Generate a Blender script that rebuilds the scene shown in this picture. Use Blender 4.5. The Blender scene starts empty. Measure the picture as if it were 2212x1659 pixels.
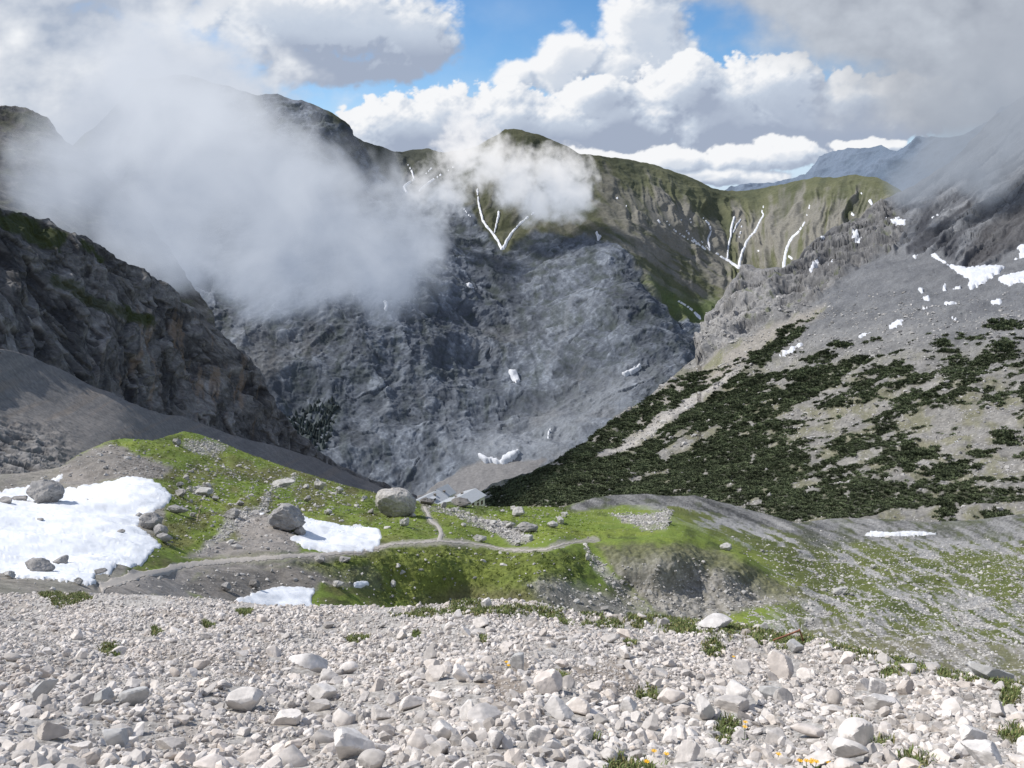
import bpy, bmesh, math, random, time
import numpy as np
from concurrent.futures import ThreadPoolExecutor
from mathutils import Vector
from mathutils.geometry import delaunay_2d_cdt
T0 = time.time()
rng = np.random.default_rng(7)
random.seed(7)
C = bpy.context.scene.collection

# ------------------------------------------------------------------ camera frame
W, H, F = 2212.0, 1659.0, 1841.0
CX, CY = W / 2, H / 2
PITCH = math.radians(11.95)
CP, SP = math.cos(PITCH), math.sin(PITCH)
CAM = np.array([0.0, 0.0, 1.6])
SUN_AZ, SUN_EL = math.radians(-77), math.radians(47)      # azimuth from +Y towards +X
SUN = np.array([math.sin(SUN_AZ) * math.cos(SUN_EL), math.cos(SUN_AZ) * math.cos(SUN_EL), math.sin(SUN_EL)])


def at(x, y, d):
    """world point seen in direction (x, y) of the survey photo, d metres ahead"""
    x, y, d = np.asarray(x, float), np.asarray(y, float), np.asarray(d, float)
    a, b = (x - CX) / F, -(y - CY) / F
    dy = b * SP + CP
    dz = b * CP - SP
    return np.stack([CAM[0] + d * a / dy, CAM[1] + d, CAM[2] + d * dz / dy], -1)


# ------------------------------------------------------------------ noise
_G = np.array([[1, 1, 0], [-1, 1, 0], [1, -1, 0], [-1, -1, 0], [1, 0, 1], [-1, 0, 1], [1, 0, -1], [-1, 0, -1],
               [0, 1, 1], [0, -1, 1], [0, 1, -1], [0, -1, -1], [1, 1, 0], [-1, 1, 0], [0, -1, 1], [0, -1, -1]], np.float32)


_A2 = np.arange(16) * math.pi / 8 + .2
_G2 = np.stack([np.cos(_A2), np.sin(_A2)], -1).astype(np.float32) * np.float32(1.2)
_PT = np.random.default_rng(11).permutation(256).astype(np.int32)
_PT = np.concatenate([_PT, _PT])
_POOL = ThreadPoolExecutor(4)


def _pn2(x, y):
    i = np.floor(x).astype(np.int32); j = np.floor(y).astype(np.int32)
    fx = x - i; fy = y - j
    i &= 255; j &= 255
    u = fx * fx * fx * (fx * (fx * 6 - 15) + 10); v = fy * fy * fy * (fy * (fy * 6 - 15) + 10)
    g = []
    for a in (0, 1):
        pa = _PT[i + a]
        for b in (0, 1):
            h = _PT[pa + j + b] & 15
            g.append(_G2[h, 0] * (fx - a) + _G2[h, 1] * (fy - b))
    n0 = g[0] + v * (g[1] - g[0]); n1 = g[2] + v * (g[3] - g[2])
    return (n0 + u * (n1 - n0)) * np.float32(1.1)


def _pn3(x, y, z):
    i = np.floor(x).astype(np.int32); j = np.floor(y).astype(np.int32); k = np.floor(z).astype(np.int32)
    fx = x - i; fy = y - j; fz = z - k
    i &= 255; j &= 255; k &= 255
    u, v, w = (t * t * t * (t * (t * 6 - 15) + 10) for t in (fx, fy, fz))
    r = []
    for a in (0, 1):
        pa = _PT[i + a]; q = []
        for b in (0, 1):
            pb = _PT[pa + j + b]; e = []
            for c in (0, 1):
                h = _PT[pb + k + c] & 15
                e.append(_G[h, 0] * (fx - a) + _G[h, 1] * (fy - b) + _G[h, 2] * (fz - c))
            q.append(e[0] + w * (e[1] - e[0]))
        r.append(q[0] + v * (q[1] - q[0]))
    return r[0] + u * (r[1] - r[0])


def pn(x, y, z=None):
    """gradient noise, worked in four threads"""
    arrs = np.broadcast_arrays(*[np.asarray(q, np.float64) for q in ((x, y) if z is None else (x, y, z))])
    shp = arrs[0].shape
    fl = [np.mod(q.ravel(), 256.0).astype(np.float32) for q in arrs]
    f = _pn2 if z is None else _pn3
    n = len(fl[0])
    if n < 20000: return f(*fl).reshape(shp)
    cut = np.linspace(0, n, 17).astype(int)
    return np.concatenate(list(_POOL.map(lambda q: f(*[t[q[0]:q[1]] for t in fl]), zip(cut[:-1], cut[1:])))).reshape(shp)


def fbm(x, y, z=None, o=5, gain=0.5, lac=2.03):
    s, a, t = 0, 1.0, 0
    for q in range(o):
        f = lac ** q
        s = s + a * pn(x * f + 17.3 * q, y * f + 5.1 * q, None if z is None else z * f + 9.7 * q)
        t += a; a *= gain
    return s / t


def ridged(x, y, z=None, o=5, gain=0.5, lac=2.07):
    s, a, t = 0, 1.0, 0
    for q in range(o):
        f = lac ** q
        s = s + a * (1 - np.abs(pn(x * f + 31.3 * q, y * f + 3.1 * q, None if z is None else z * f + 7.7 * q)) * 2)
        t += a; a *= gain
    return s / t


def _facet(x, y, z):
    i = np.floor(x).astype(np.int32); j = np.floor(y).astype(np.int32); k = np.floor(z).astype(np.int32)
    best = np.full(x.shape, 9., np.float32); val = np.zeros(x.shape, np.float32)
    for a in (-1, 0, 1):
        for b in (-1, 0, 1):
            for c in (-1, 0, 1):
                h = _PT[_PT[_PT[(i + a) & 255] + ((j + b) & 255)] + ((k + c) & 255)]
                r = _CELL[h]
                dx = x - (i + a) - r[:, 0]; dy = y - (j + b) - r[:, 1]; dz = z - (k + c) - r[:, 2]
                d = dx * dx + dy * dy + dz * dz
                m = d < best
                best = np.where(m, d, best)
                val = np.where(m, dx * r[:, 3] + dy * r[:, 4] + dz * r[:, 5] + r[:, 6], val)
    return val


_CELL = np.random.default_rng(5).random((256, 7)).astype(np.float32)
_CELL[:, 3:6] = (_CELL[:, 3:6] - .5) * 2.6
_CELL[:, 6] = (_CELL[:, 6] - .5) * .7


def facet(x, y, z):
    """blocky, broken-rock relief: every cell is a tilted flat face"""
    shp = x.shape
    fl = [np.mod(np.asarray(q, np.float64).ravel(), 256.0).astype(np.float32) for q in (x, y, z)]
    cut = np.linspace(0, len(fl[0]), 33).astype(int)
    return np.concatenate(list(_POOL.map(lambda q: _facet(*[t[q[0]:q[1]] for t in fl]), zip(cut[:-1], cut[1:])))).reshape(shp)


def sstep(a, b, v):
    t = np.clip((v - a) / (b - a), 0, 1)
    return t * t * (3 - 2 * t)


def mix(a, b, m):
    m = np.asarray(m)[..., None]
    return np.asarray(a) * (1 - m) + np.asarray(b) * m


def poly_sd(x, y, poly):
    """signed distance (positive inside) to a polygon, in survey units"""
    x = np.asarray(x, float); y = np.asarray(y, float)
    P = np.array(poly, float)
    d2 = np.full(x.shape, 1e18); ins = np.zeros(x.shape, bool)
    for (x0, y0), (x1, y1) in zip(P, np.roll(P, -1, 0)):
        ex, ey = x1 - x0, y1 - y0
        t = np.clip(((x - x0) * ex + (y - y0) * ey) / (ex * ex + ey * ey + 1e-9), 0, 1)
        d2 = np.minimum(d2, (x - x0 - t * ex) ** 2 + (y - y0 - t * ey) ** 2)
        if y0 != y1:
            ins ^= ((y0 > y) != (y1 > y)) & (x < (x1 - x0) * (y - y0) / (y1 - y0) + x0)
    return np.where(ins, 1, -1) * np.sqrt(d2)


def pmask(x, y, poly, f=8):
    return sstep(-f, f, poly_sd(x, y, poly))


def line_d(x, y, pts):
    d2 = np.full(np.asarray(x).shape, 1e18)
    for (x0, y0), (x1, y1) in zip(pts[:-1], pts[1:]):
        ex, ey = x1 - x0, y1 - y0
        t = np.clip(((x - x0) * ex + (y - y0) * ey) / (ex * ex + ey * ey + 1e-9), 0, 1)
        d2 = np.minimum(d2, (x - x0 - t * ex) ** 2 + (y - y0 - t * ey) ** 2)
    return np.sqrt(d2)


# ------------------------------------------------------------------ mesh helpers
def mesh_np(name, V, Fc, col=None, smooth=True):
    V = np.asarray(V, np.float32); Fc = np.asarray(Fc, np.int32)
    me = bpy.data.meshes.new(name)
    n, k = Fc.shape
    me.vertices.add(len(V)); me.vertices.foreach_set('co', V.ravel())
    me.loops.add(n * k); me.loops.foreach_set('vertex_index', Fc.ravel())
    me.polygons.add(n)
    me.polygons.foreach_set('loop_start', np.arange(0, n * k, k, dtype=np.int32))
    me.polygons.foreach_set('use_smooth', np.full(n, smooth))
    if col is not None:
        at_ = me.attributes.new('col', 'FLOAT_COLOR', 'POINT')
        c4 = np.ones((len(V), 4), np.float32); c4[:, :3] = np.clip(col, 0, 1)
        at_.data.foreach_set('color', c4.ravel())
    me.update(calc_edges=True)
    return me


def link(name, me, mat=None, parent=None):
    o = bpy.data.objects.new(name, me); C.objects.link(o)
    if mat is not None and me is not None: me.materials.append(mat)
    if parent is not None: o.parent = parent
    return o


def tag(o, label=None, cat=None, group=None, kind=None):
    if label: o['label'] = label
    if cat: o['category'] = cat
    if group: o['group'] = group
    if kind: o['kind'] = kind
    return o


def empty(name, loc):
    o = bpy.data.objects.new(name, None); C.objects.link(o); o.location = [float(q) for q in loc]
    return o


# ------------------------------------------------------------------ materials
def mat_col(name, rough=0.9, scale=1.0, var=0.35, bump=0.3, bdist=0.05, stretch=(1, 1, 1), spec=0.2, base=None, detail=6):
    """attribute colour (or a fixed base) broken up by object-space noise, with bump"""
    m = bpy.data.materials.new(name); m.use_nodes = True
    nt = m.node_tree; N = nt.nodes; L = nt.links
    b = N['Principled BSDF']
    b.inputs['Roughness'].default_value = rough
    b.inputs['Specular IOR Level'].default_value = spec
    tc = N.new('ShaderNodeTexCoord'); mp = N.new('ShaderNodeMapping')
    mp.inputs['Scale'].default_value = stretch
    L.new(tc.outputs['Object'], mp.inputs['Vector'])
    n1 = N.new('ShaderNodeTexNoise'); n1.inputs['Scale'].default_value = scale; n1.inputs['Detail'].default_value = detail
    n1.inputs['Roughness'].default_value = 0.65
    L.new(mp.outputs['Vector'], n1.inputs['Vector'])
    mr = N.new('ShaderNodeMapRange'); mr.inputs['From Min'].default_value = 0.3; mr.inputs['From Max'].default_value = 0.7
    mr.inputs['To Min'].default_value = 1 - var; mr.inputs['To Max'].default_value = 1 + var
    L.new(n1.outputs['Fac'], mr.inputs['Value'])
    mu = N.new('ShaderNodeVectorMath'); mu.operation = 'SCALE'
    if base is None:
        a = N.new('ShaderNodeAttribute'); a.attribute_name = 'col'
        L.new(a.outputs['Color'], mu.inputs[0])
    else:
        mu.inputs[0].default_value = base
    L.new(mr.outputs['Result'], mu.inputs['Scale'])
    L.new(mu.outputs['Vector'], b.inputs['Base Color'])
    if bump:
        bp = N.new('ShaderNodeBump'); bp.inputs['Strength'].default_value = bump; bp.inputs['Distance'].default_value = bdist
        L.new(n1.outputs['Fac'], bp.inputs['Height']); L.new(bp.outputs['Normal'], b.inputs['Normal'])
    return m


M_scree = mat_col('near_scree', 0.95, 28, 0.3, 0.6, 0.02)
M_mid = mat_col('meadow_ground', 0.95, 3.0, 0.3, 0.7, 0.12)
M_far = mat_col('far_rock', 0.95, 0.25, 0.2, 0.35, 1.0)
M_right = mat_col('slope_rock', 0.95, 0.6, 0.3, 0.7, 0.6)
M_stone = mat_col('limestone', 0.9, 9, 0.16, 0.55, 0.02)
M_boulder = mat_col('boulder_limestone', 0.92, 1.6, 0.28, 0.8, 0.15)
M_pine = mat_col('dwarf_pine_needles', 0.8, 1.5, 0.35, 0)
M_grass = mat_col('grass_blades', 0.7, 8, 0.3, 0)


def tps(ctrl):
    c = np.array(ctrl, float)
    P = c[:, :2] / 500.0; v = np.log(c[:, 2])
    r2 = ((P[:, None] - P[None]) ** 2).sum(-1)
    K = np.where(r2 > 0, 0.5 * r2 * np.log(r2 + 1e-30), 0) + np.eye(len(P)) * 1e-3
    A = np.concatenate([np.ones((len(P), 1)), P], 1)
    M = np.block([[K, A], [A.T, np.zeros((3, 3))]])
    s = np.linalg.solve(M, np.concatenate([v, np.zeros(3)]))

    def ev(x, y):
        x = np.asarray(x, float) / 500.0; y = np.asarray(y, float) / 500.0
        out = s[-3] + s[-2] * x + s[-1] * y
        for (px, py), w in zip(P, s[:-3]):
            q = (x - px) ** 2 + (y - py) ** 2
            out = out + w * 0.5 * q * np.log(q + 1e-30)
        return np.exp(out)
    return ev


def interp(pts):
    a = np.array(pts, float)
    return lambda x: np.interp(x, a[:, 0], a[:, 1])


class Layer:
    """a landform: a sheet lofted between its foot and its crest at surveyed distances, then weathered by noise"""

    def __init__(s, name, x0, x1, nx, ny, top, bot, ctrl, disp=None, paint=None, mat=None, back=(8, 0.1, 0.5), dscale=1.0, topnoise=0):
        s.name = name
        s.depth = tps(ctrl); s.dscale = dscale
        px = np.linspace(x0, x1, nx); t = np.linspace(0, 1, ny)
        tp = interp(top)(px)
        if topnoise: tp = tp + topnoise * (fbm(px / 40, px * 0, o=5)) * 2
        bt = interp(bot)(px)
        bt = np.maximum(bt, tp + 3)
        s.px, s.tp, s.bt, s.x0, s.x1, s.nx, s.ny = px, tp, bt, x0, x1, nx, ny
        X = np.repeat(px[None], ny, 0); Y = bt[None] + (tp - bt)[None] * t[:, None]
        D = s.smooth_depth(X, Y)
        P = at(X, Y, D)
        Nn = s.normals(P)
        s.X, s.Y, s.D = X, Y, D
        s.h = np.zeros_like(X)
        if disp is not None:
            dv, s.h = disp(X, Y, P, Nn, D)
            P = P + dv
        s.P = P; s.N = s.normals(P)
        col = paint(X, Y, P, s.N, D, s.h) if paint else np.full(P.shape, 0.3)
        s.col = col
        # ground falling away behind the crest
        nb, stp, fall = back
        rows = [P]; cols = [col]
        tr = P[-1]; away = tr - CAM; away[:, 2] = 0
        L = np.linalg.norm(away, axis=1, keepdims=True); away = away / L
        for q in range(1, nb + 1):
            e = L * stp * (q / nb) ** 1.5
            r = tr + away * e
            r[:, 2] -= (e[:, 0] * fall) * (0.6 + 0.4 * q / nb)
            rows.append(r[None]); cols.append(col[-1][None])
        V = np.concatenate(rows, 0); CC = np.concatenate(cols, 0)
        R = V.shape[0]
        i = np.arange(R * nx).reshape(R, nx)
        Fq = np.stack([i[:-1, :-1], i[:-1, 1:], i[1:, 1:], i[1:, :-1]], -1).reshape(-1, 4)
        s.obj = link(name, mesh_np(name, V.reshape(-1, 3), Fq, CC.reshape(-1, 3)), mat)
        s.obj['kind'] = 'structure'
        print(name, 'depth %.1f..%.1f' % (D.min(), D.max()), 'verts', len(V.reshape(-1, 3)), '%.1fs' % (time.time() - T0))

    def smooth_depth(s, X, Y, kx=9.0, ky=7.0):
        """the survey surface worked out on a coarse grid, cubic in between"""
        x0, y0 = X.min() - 2 * kx, Y.min() - 2 * ky
        gx = np.arange(x0, X.max() + 3 * kx, kx); gy = np.arange(y0, Y.max() + 3 * ky, ky)
        Lc = np.log(s.depth(*np.meshgrid(gx, gy)))

        def cub(f):
            return [-.5 * f + f * f - .5 * f ** 3, 1 - 2.5 * f * f + 1.5 * f ** 3, .5 * f + 2 * f * f - 1.5 * f ** 3, -.5 * f * f + .5 * f ** 3]
        ui = (X - x0) / kx; vi = (Y - y0) / ky
        a, b = vi.astype(int), ui.astype(int)
        wa, wb = cub(vi - a), cub(ui - b)
        out = 0
        for p in range(4):
            for q in range(4):
                out = out + wa[p] * wb[q] * Lc[a + p - 1, b + q - 1]
        return np.exp(out)

    @staticmethod
    def normals(P):
        dx = np.gradient(P, axis=1); dy = np.gradient(P, axis=0)
        n = np.cross(dx, dy)
        n /= np.linalg.norm(n, axis=-1, keepdims=True) + 1e-12
        flip = (n * (CAM - P)).sum(-1) < 0
        n[flip] *= -1
        return n

    def uv(s, x, y):
        x = np.asarray(x, float); y = np.asarray(y, float)
        u = np.clip((x - s.x0) / (s.x1 - s.x0) * (s.nx - 1), 0, s.nx - 1.001)
        tp = np.interp(x, s.px, s.tp); bt = np.interp(x, s.px, s.bt)
        v = np.clip((y - bt) / (tp - bt) * (s.ny - 1), 0, s.ny - 1.001)
        return u, v

    def samp(s, x, y, arr=None):
        arr = s.P if arr is None else arr
        u, v = s.uv(x, y)
        i, j = u.astype(int), v.astype(int); a, b = u - i, v - j
        if arr.ndim == 3: a, b = a[..., None], b[..., None]
        return (arr[j, i] * (1 - a) * (1 - b) + arr[j, i + 1] * a * (1 - b) + arr[j + 1, i] * (1 - a) * b + arr[j + 1, i + 1] * a * b)

    def scatter(s, n, mask, rg):
        """n grid spots drawn by true ground area times mask; returns survey x, y"""
        dx = np.linalg.norm(np.cross(np.gradient(s.P, axis=1), np.gradient(s.P, axis=0)), axis=-1)
        w = (dx * mask).ravel().astype(float); w /= w.sum()
        k = rg.choice(len(w), n, p=w)
        j, i = np.divmod(k, s.nx)
        sx = (s.x1 - s.x0) / (s.nx - 1)
        x = s.X[j, i] + (rg.random(n) - 0.5) * sx
        sy = (s.tp - s.bt)[i] / (s.ny - 1)
        return x, s.Y[j, i] + (rg.random(n) - 0.5) * sy
# ------------------------------------------------------------------ palette (linear albedo)
GRASS = np.array([.14, .195, .036]); GRASS_Y = np.array([.22, .25, .05]); GRASS_D = np.array([.05, .065, .018])
EARTH = np.array([.17, .13, .085]); GRAVEL = np.array([.30, .275, .25]); GREY = np.array([.24, .235, .225])
PALE = np.array([.50, .475, .45]); ROCK_B = np.array([.195, .21, .235]); ROCK_D = np.array([.095, .105, .125])  # ROCK_B and ROCK_D carry distance haze: blued, darks lifted
TAN = np.array([.27, .235, .19]); PINE = np.array([.022, .032, .016])

# ------------------------------------------------------------------ distant blue range
def disp_h(X, Y, P, N, D):
    r = ridged(P[..., 0] / 700, P[..., 1] / 700, P[..., 2] / 500, 6)
    return N * ((r - .6) * 110)[..., None], r

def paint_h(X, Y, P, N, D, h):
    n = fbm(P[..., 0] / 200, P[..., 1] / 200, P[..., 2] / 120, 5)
    return mix(np.array([.105, .14, .19]), np.array([.17, .21, .275]), np.clip(h * .9 - .1 + n * .6, 0, 1))  # blue tones stand for distance haze, hollows darkened as shade

far_top = [(1500, 432), (1540, 420), (1580, 411), (1620, 400), (1650, 394), (1700, 386), (1740, 378), (1760, 360), (1775, 345),
           (1800, 330), (1840, 324), (1875, 317), (1900, 310), (1920, 322), (1935, 325), (1960, 305), (1990, 298), (2030, 292), (2080, 270), (2130, 240), (2300, 190)]
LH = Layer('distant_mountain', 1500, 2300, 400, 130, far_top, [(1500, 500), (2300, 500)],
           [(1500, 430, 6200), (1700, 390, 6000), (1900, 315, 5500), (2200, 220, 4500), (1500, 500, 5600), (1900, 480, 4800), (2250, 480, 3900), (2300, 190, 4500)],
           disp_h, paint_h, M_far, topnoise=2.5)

# ------------------------------------------------------------------ central mountain with the green ridge
cen_top = [(-60, 330), (150, 320), (230, 250), (300, 170), (400, 160), (500, 190), (560, 205), (600, 202), (615, 212), (630, 216), (650, 217), (690, 230), (720, 245), (745, 262), (755, 270),
           (762, 292), (800, 310), (850, 326), (890, 325), (925, 320), (960, 330), (1000, 325), (1040, 310), (1078, 288), (1090, 280), (1110, 278), (1150, 286),
           (1200, 305), (1250, 330), (1320, 340), (1380, 347), (1440, 365), (1500, 387), (1540, 405), (1575, 413), (1620, 412), (1670, 402), (1720, 390), (1760, 383),
           (1800, 384), (1850, 376), (1890, 383), (1920, 396), (1945, 412), (2000, 440)]
cen_bot = [(-60, 700), (230, 700), (400, 830), (640, 1000), (800, 1090), (900, 1105), (1050, 1105), (1200, 1060), (1400, 920), (1520, 830), (1570, 790), (1700, 700), (1850, 600), (2000, 530)]
cen_ctrl = [(450, 700, 1500), (640, 900, 1350), (640, 700, 1520), (640, 500, 1800), (620, 215, 2350), (750, 270, 2350), (750, 500, 1850), (850, 326, 2750), (870, 415, 2350), (925, 320, 2850),
            (900, 600, 1750), (900, 800, 1500), (900, 1000, 1280), (1000, 1060, 1180), (1100, 1000, 1230), (1100, 278, 2700), (1080, 400, 2450), (1085, 530, 2180), (1100, 700, 1800),
            (1100, 850, 1520), (1300, 800, 1500), (1300, 600, 1880), (1350, 540, 2020), (1330, 340, 2800), (1250, 440, 2350), (1400, 600, 1930), (1450, 700, 1720), (1500, 750, 1650), (1400, 850, 1420),
            (1440, 560, 2250), (1510, 680, 2050), (1550, 600, 2350), (1590, 575, 2480), (1500, 470, 2620), (1575, 413, 3000), (1600, 480, 2750), (1700, 560, 2330), (1700, 395, 2900),
            (1760, 383, 2800), (1800, 384, 2750), (1780, 480, 2450), (1890, 383, 2650), (2000, 440, 2400), (300, 150, 2300), (230, 600, 1500)]
CLIFF = [(200, 100), (560, 190), (640, 205), (770, 280), (800, 345), (870, 415), (915, 440), (960, 400), (1010, 450), (1085, 540), (1150, 495), (1240, 500), (1330, 525), (1370, 560), (1400, 620), (1450, 690),
         (1515, 700), (1530, 850), (1000, 1150), (200, 900)]
TALUS = [(880, 1075), (940, 1040), (1020, 1000), (1060, 992), (1100, 1000), (1140, 985), (1180, 1000), (1080, 1070), (1000, 1110), (880, 1110)]


# old snow lying in the ravines: (line, width at top, width at foot, description)
STREAKS = [
    ([(880, 349), (890, 366), (896, 384), (882, 392), (873, 402), (880, 416)], 4, 11, 'thick crooked snow gully under the saddle left of the small cloud'),
    ([(934, 356), (925, 368), (904, 382)], 5, 3, 'short snow tongue joining the crooked gully under the saddle'),
    ([(1000, 345), (968, 364), (935, 385), (905, 410)], 3, 9, 'long slanting snow band half hidden by the small cloud'),
    ([(965, 380), (945, 392), (920, 405)], 2, 4, 'thin snow band just below the long slanting one'),
    ([(1030, 405), (1033, 432), (1037, 450), (1046, 480), (1066, 502), (1078, 520), (1085, 538)], 5, 8, 'left arm of the Y shaped snow gully below the small cloud'),
    ([(1040, 446), (1031, 448)], 4, 2, 'tiny side fork of the Y shaped snow gully'),
    ([(1078, 452), (1074, 478), (1068, 500)], 8, 4, 'middle arm of the Y shaped snow gully'),
    ([(1155, 455), (1128, 475), (1104, 500), (1086, 536)], 5, 9, 'right arm of the Y shaped snow gully'),
    ([(1002, 450), (1012, 464), (1022, 473)], 5, 3, 'little snow dash left of the Y shaped gully'),
    ([(1332, 423), (1350, 438), (1368, 453)], 5, 3, 'upper snow dash on the dark left flank of the ridge'),
    ([(1373, 427), (1378, 434), (1384, 443)], 5, 2, 'small snow dash right of the upper dash on the ridge flank'),
    ([(1402, 436), (1405, 446)], 4, 2, 'smallest snow dash high on the ridge flank'),
    ([(1410, 458), (1420, 470), (1431, 481)], 4, 5, 'snow dash at the top of the long broken snow line'),
    ([(1437, 452), (1441, 474), (1455, 492), (1480, 510), (1510, 526)], 2, 7, 'long snow line running down right to the gully foot'),
    ([(1462, 455), (1476, 475), (1488, 500), (1505, 520), (1532, 541)], 3, 6, 'snow line right of the long one, winding down the ridge'),
    ([(1493, 470), (1497, 482)], 5, 3, 'short snow fleck between two winding snow lines'),
    ([(1521, 467), (1535, 484), (1539, 497), (1531, 515), (1536, 538)], 5, 6, 'crooked snow line in the middle of the green bowl'),
    ([(1503, 500), (1520, 522), (1538, 540)], 3, 5, 'snow line joining the crooked one from the left'),
    ([(1548, 544), (1575, 560), (1597, 577)], 6, 9, 'fat snow tongue at the foot of the green bowl'),
    ([(1588, 465), (1583, 480), (1580, 505), (1575, 530), (1573, 556)], 7, 5, 'left of two parallel snow gullies in the green bowl'),
    ([(1602, 468), (1592, 483), (1584, 500)], 6, 4, 'short snow arm leaning on the left parallel gully'),
    ([(1603, 484), (1598, 505), (1596, 518)], 4, 3, 'thin faint snow line between the parallel gullies'),
    ([(1648, 440), (1645, 455), (1648, 460), (1638, 480), (1630, 497), (1612, 518), (1602, 545), (1596, 573)], 4, 8, 'longest winding snow gully in the centre of the bowl'),
    ([(1748, 436), (1745, 450), (1740, 468)], 4, 3, 'upper snow fork in the right ravine of the bowl'),
    ([(1770, 437), (1756, 452), (1742, 466)], 5, 3, 'right prong of the upper snow fork in the right ravine'),
    ([(1738, 475), (1726, 495), (1710, 510), (1700, 525), (1694, 545), (1690, 578)], 5, 9, 'wide snow gully running out of the right ravine'),
    ([(1858, 410), (1862, 418)], 6, 4, 'snow fleck high on the grassy shoulder at right'),
    ([(1878, 428), (1884, 440)], 10, 8, 'snow blot below the grassy shoulder at right'),
    ([(1838, 456), (1845, 462)], 10, 8, 'snow blot left of the rocky notch'),
    ([(1654, 437), (1676, 434)], 4, 5, 'flat snow bar just under the green saddle'),
    ([(1575, 436), (1586, 437)], 4, 4, 'tiny snow bar left under the green saddle'),
    ([(1700, 550), (1710, 556)], 8, 8, 'snow spot beside the wide gully foot'),
    ([(1636, 537), (1638, 542)], 7, 6, 'lone square snow spot in the bowl'),
    ([(1463, 645), (1487, 658), (1505, 673), (1517, 686)], 5, 8, 'curved snow band on the lush green slope above the gorge'),
    ([(1184, 948), (1186, 930), (1192, 922)], 6, 4, 'short pale snow vein low on the great wall'),
]


FLANK = [(1100, 440), (1330, 450), (1460, 510), (1560, 580), (1605, 640), (1540, 700), (1440, 640), (1400, 620), (1330, 525), (1150, 495)]


def cliff_noise(P):
    x, y, z = P[..., 0], P[..., 1], P[..., 2]
    big = ridged(x / 260, y / 260, z / 420, 3)
    # tilted beds and gullies
    u = x * .8 - z * .5 + 60 * fbm(x / 150, y / 150, z / 150, 3)
    med = ridged(u / 55, y / 90, (z + x * .45) / 120, 4)
    wx, wy, wz = x + 10 * pn(x / 30, y / 30, z / 30), y + 10 * pn(x / 30 + 9, y / 30, z / 30), z + 10 * pn(x / 30, y / 30 + 9, z / 30)
    fin = facet((wx + wz * .3) / 46, wy / 46, (wz - wx * .3) / 70) * .9 + facet(wx / 15, wy / 15, wz / 20) * .45 + fbm(x / 9, y / 9, z / 8, 3, .6) * .35
    return big, med, fin


def disp_g(X, Y, P, N, D):
    wx = X + 14 * fbm(X / 45, Y / 45, o=4); wy = Y + 14 * fbm(X / 45 + 9, Y / 45, o=4)
    m = pmask(wx, wy, CLIFF, 10)
    tal = pmask(wx, wy, TALUS, 8)
    big, med, fin = cliff_noise(P)
    rock = (big - .55) * 30 + (med - .55) * 8 + fin * 2.2 + fbm(P[..., 0] / 18, P[..., 1] / 18, P[..., 2] / 30, 5, .65) * 3.6
    # the green flanks: ravines running down the fall line, fanning out from the ridge
    u = X + (Y - 400) * np.interp(X, [1000, 1300, 1560, 1700, 1900], [.75, -.55, -.35, .12, .5])
    rav = ridged(u / 58 + 1.1 * fbm(X / 130, Y / 130, o=3), Y / 260, o=4)
    rv = (rav - .62) * np.interp(X, [1000, 1350, 1450, 1650, 2000], [9, 16, 32, 34, 28]) * (1 - .8 * pmask(X, Y, FLANK, 25)) * sstep(5, 60, Y - np.interp(X, LGt[0], LGt[1]))
    soft = rv + fbm(P[..., 0] / 60, P[..., 1] / 60, P[..., 2] / 60, 5) * 14
    m2 = m * (1 - tal)
    sn = np.full(X.shape, 99.)
    for pts, *_ in STREAKS:
        q = np.array(pts, float); lo, hi = q.min(0) - 14, q.max(0) + 14
        k = (X > lo[0]) & (X < hi[0]) & (Y > lo[1]) & (Y < hi[1])
        sn[k] = np.minimum(sn[k], line_d(X[k], Y[k], pts))
    calm = 1 - .9 * sstep(11, 4, sn)
    soft = soft * calm - 5 * sstep(12, 3, sn); rock = rock * calm
    v = rock * m2 + soft * (1 - m) + fbm(P[..., 0] / 25, P[..., 1] / 25, P[..., 2] / 25, 4) * 4 * tal
    edge = sstep(0, 14, Y - np.interp(X, LGt[0], LGt[1]))
    v = v * (.25 + .75 * edge)
    h = np.where(m2 > .5, (big - .55) * .5 + (med - .55) + fin * .7, (rav - .62))
    return N * v[..., None], h


LGt = np.array(cen_top, float).T


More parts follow.
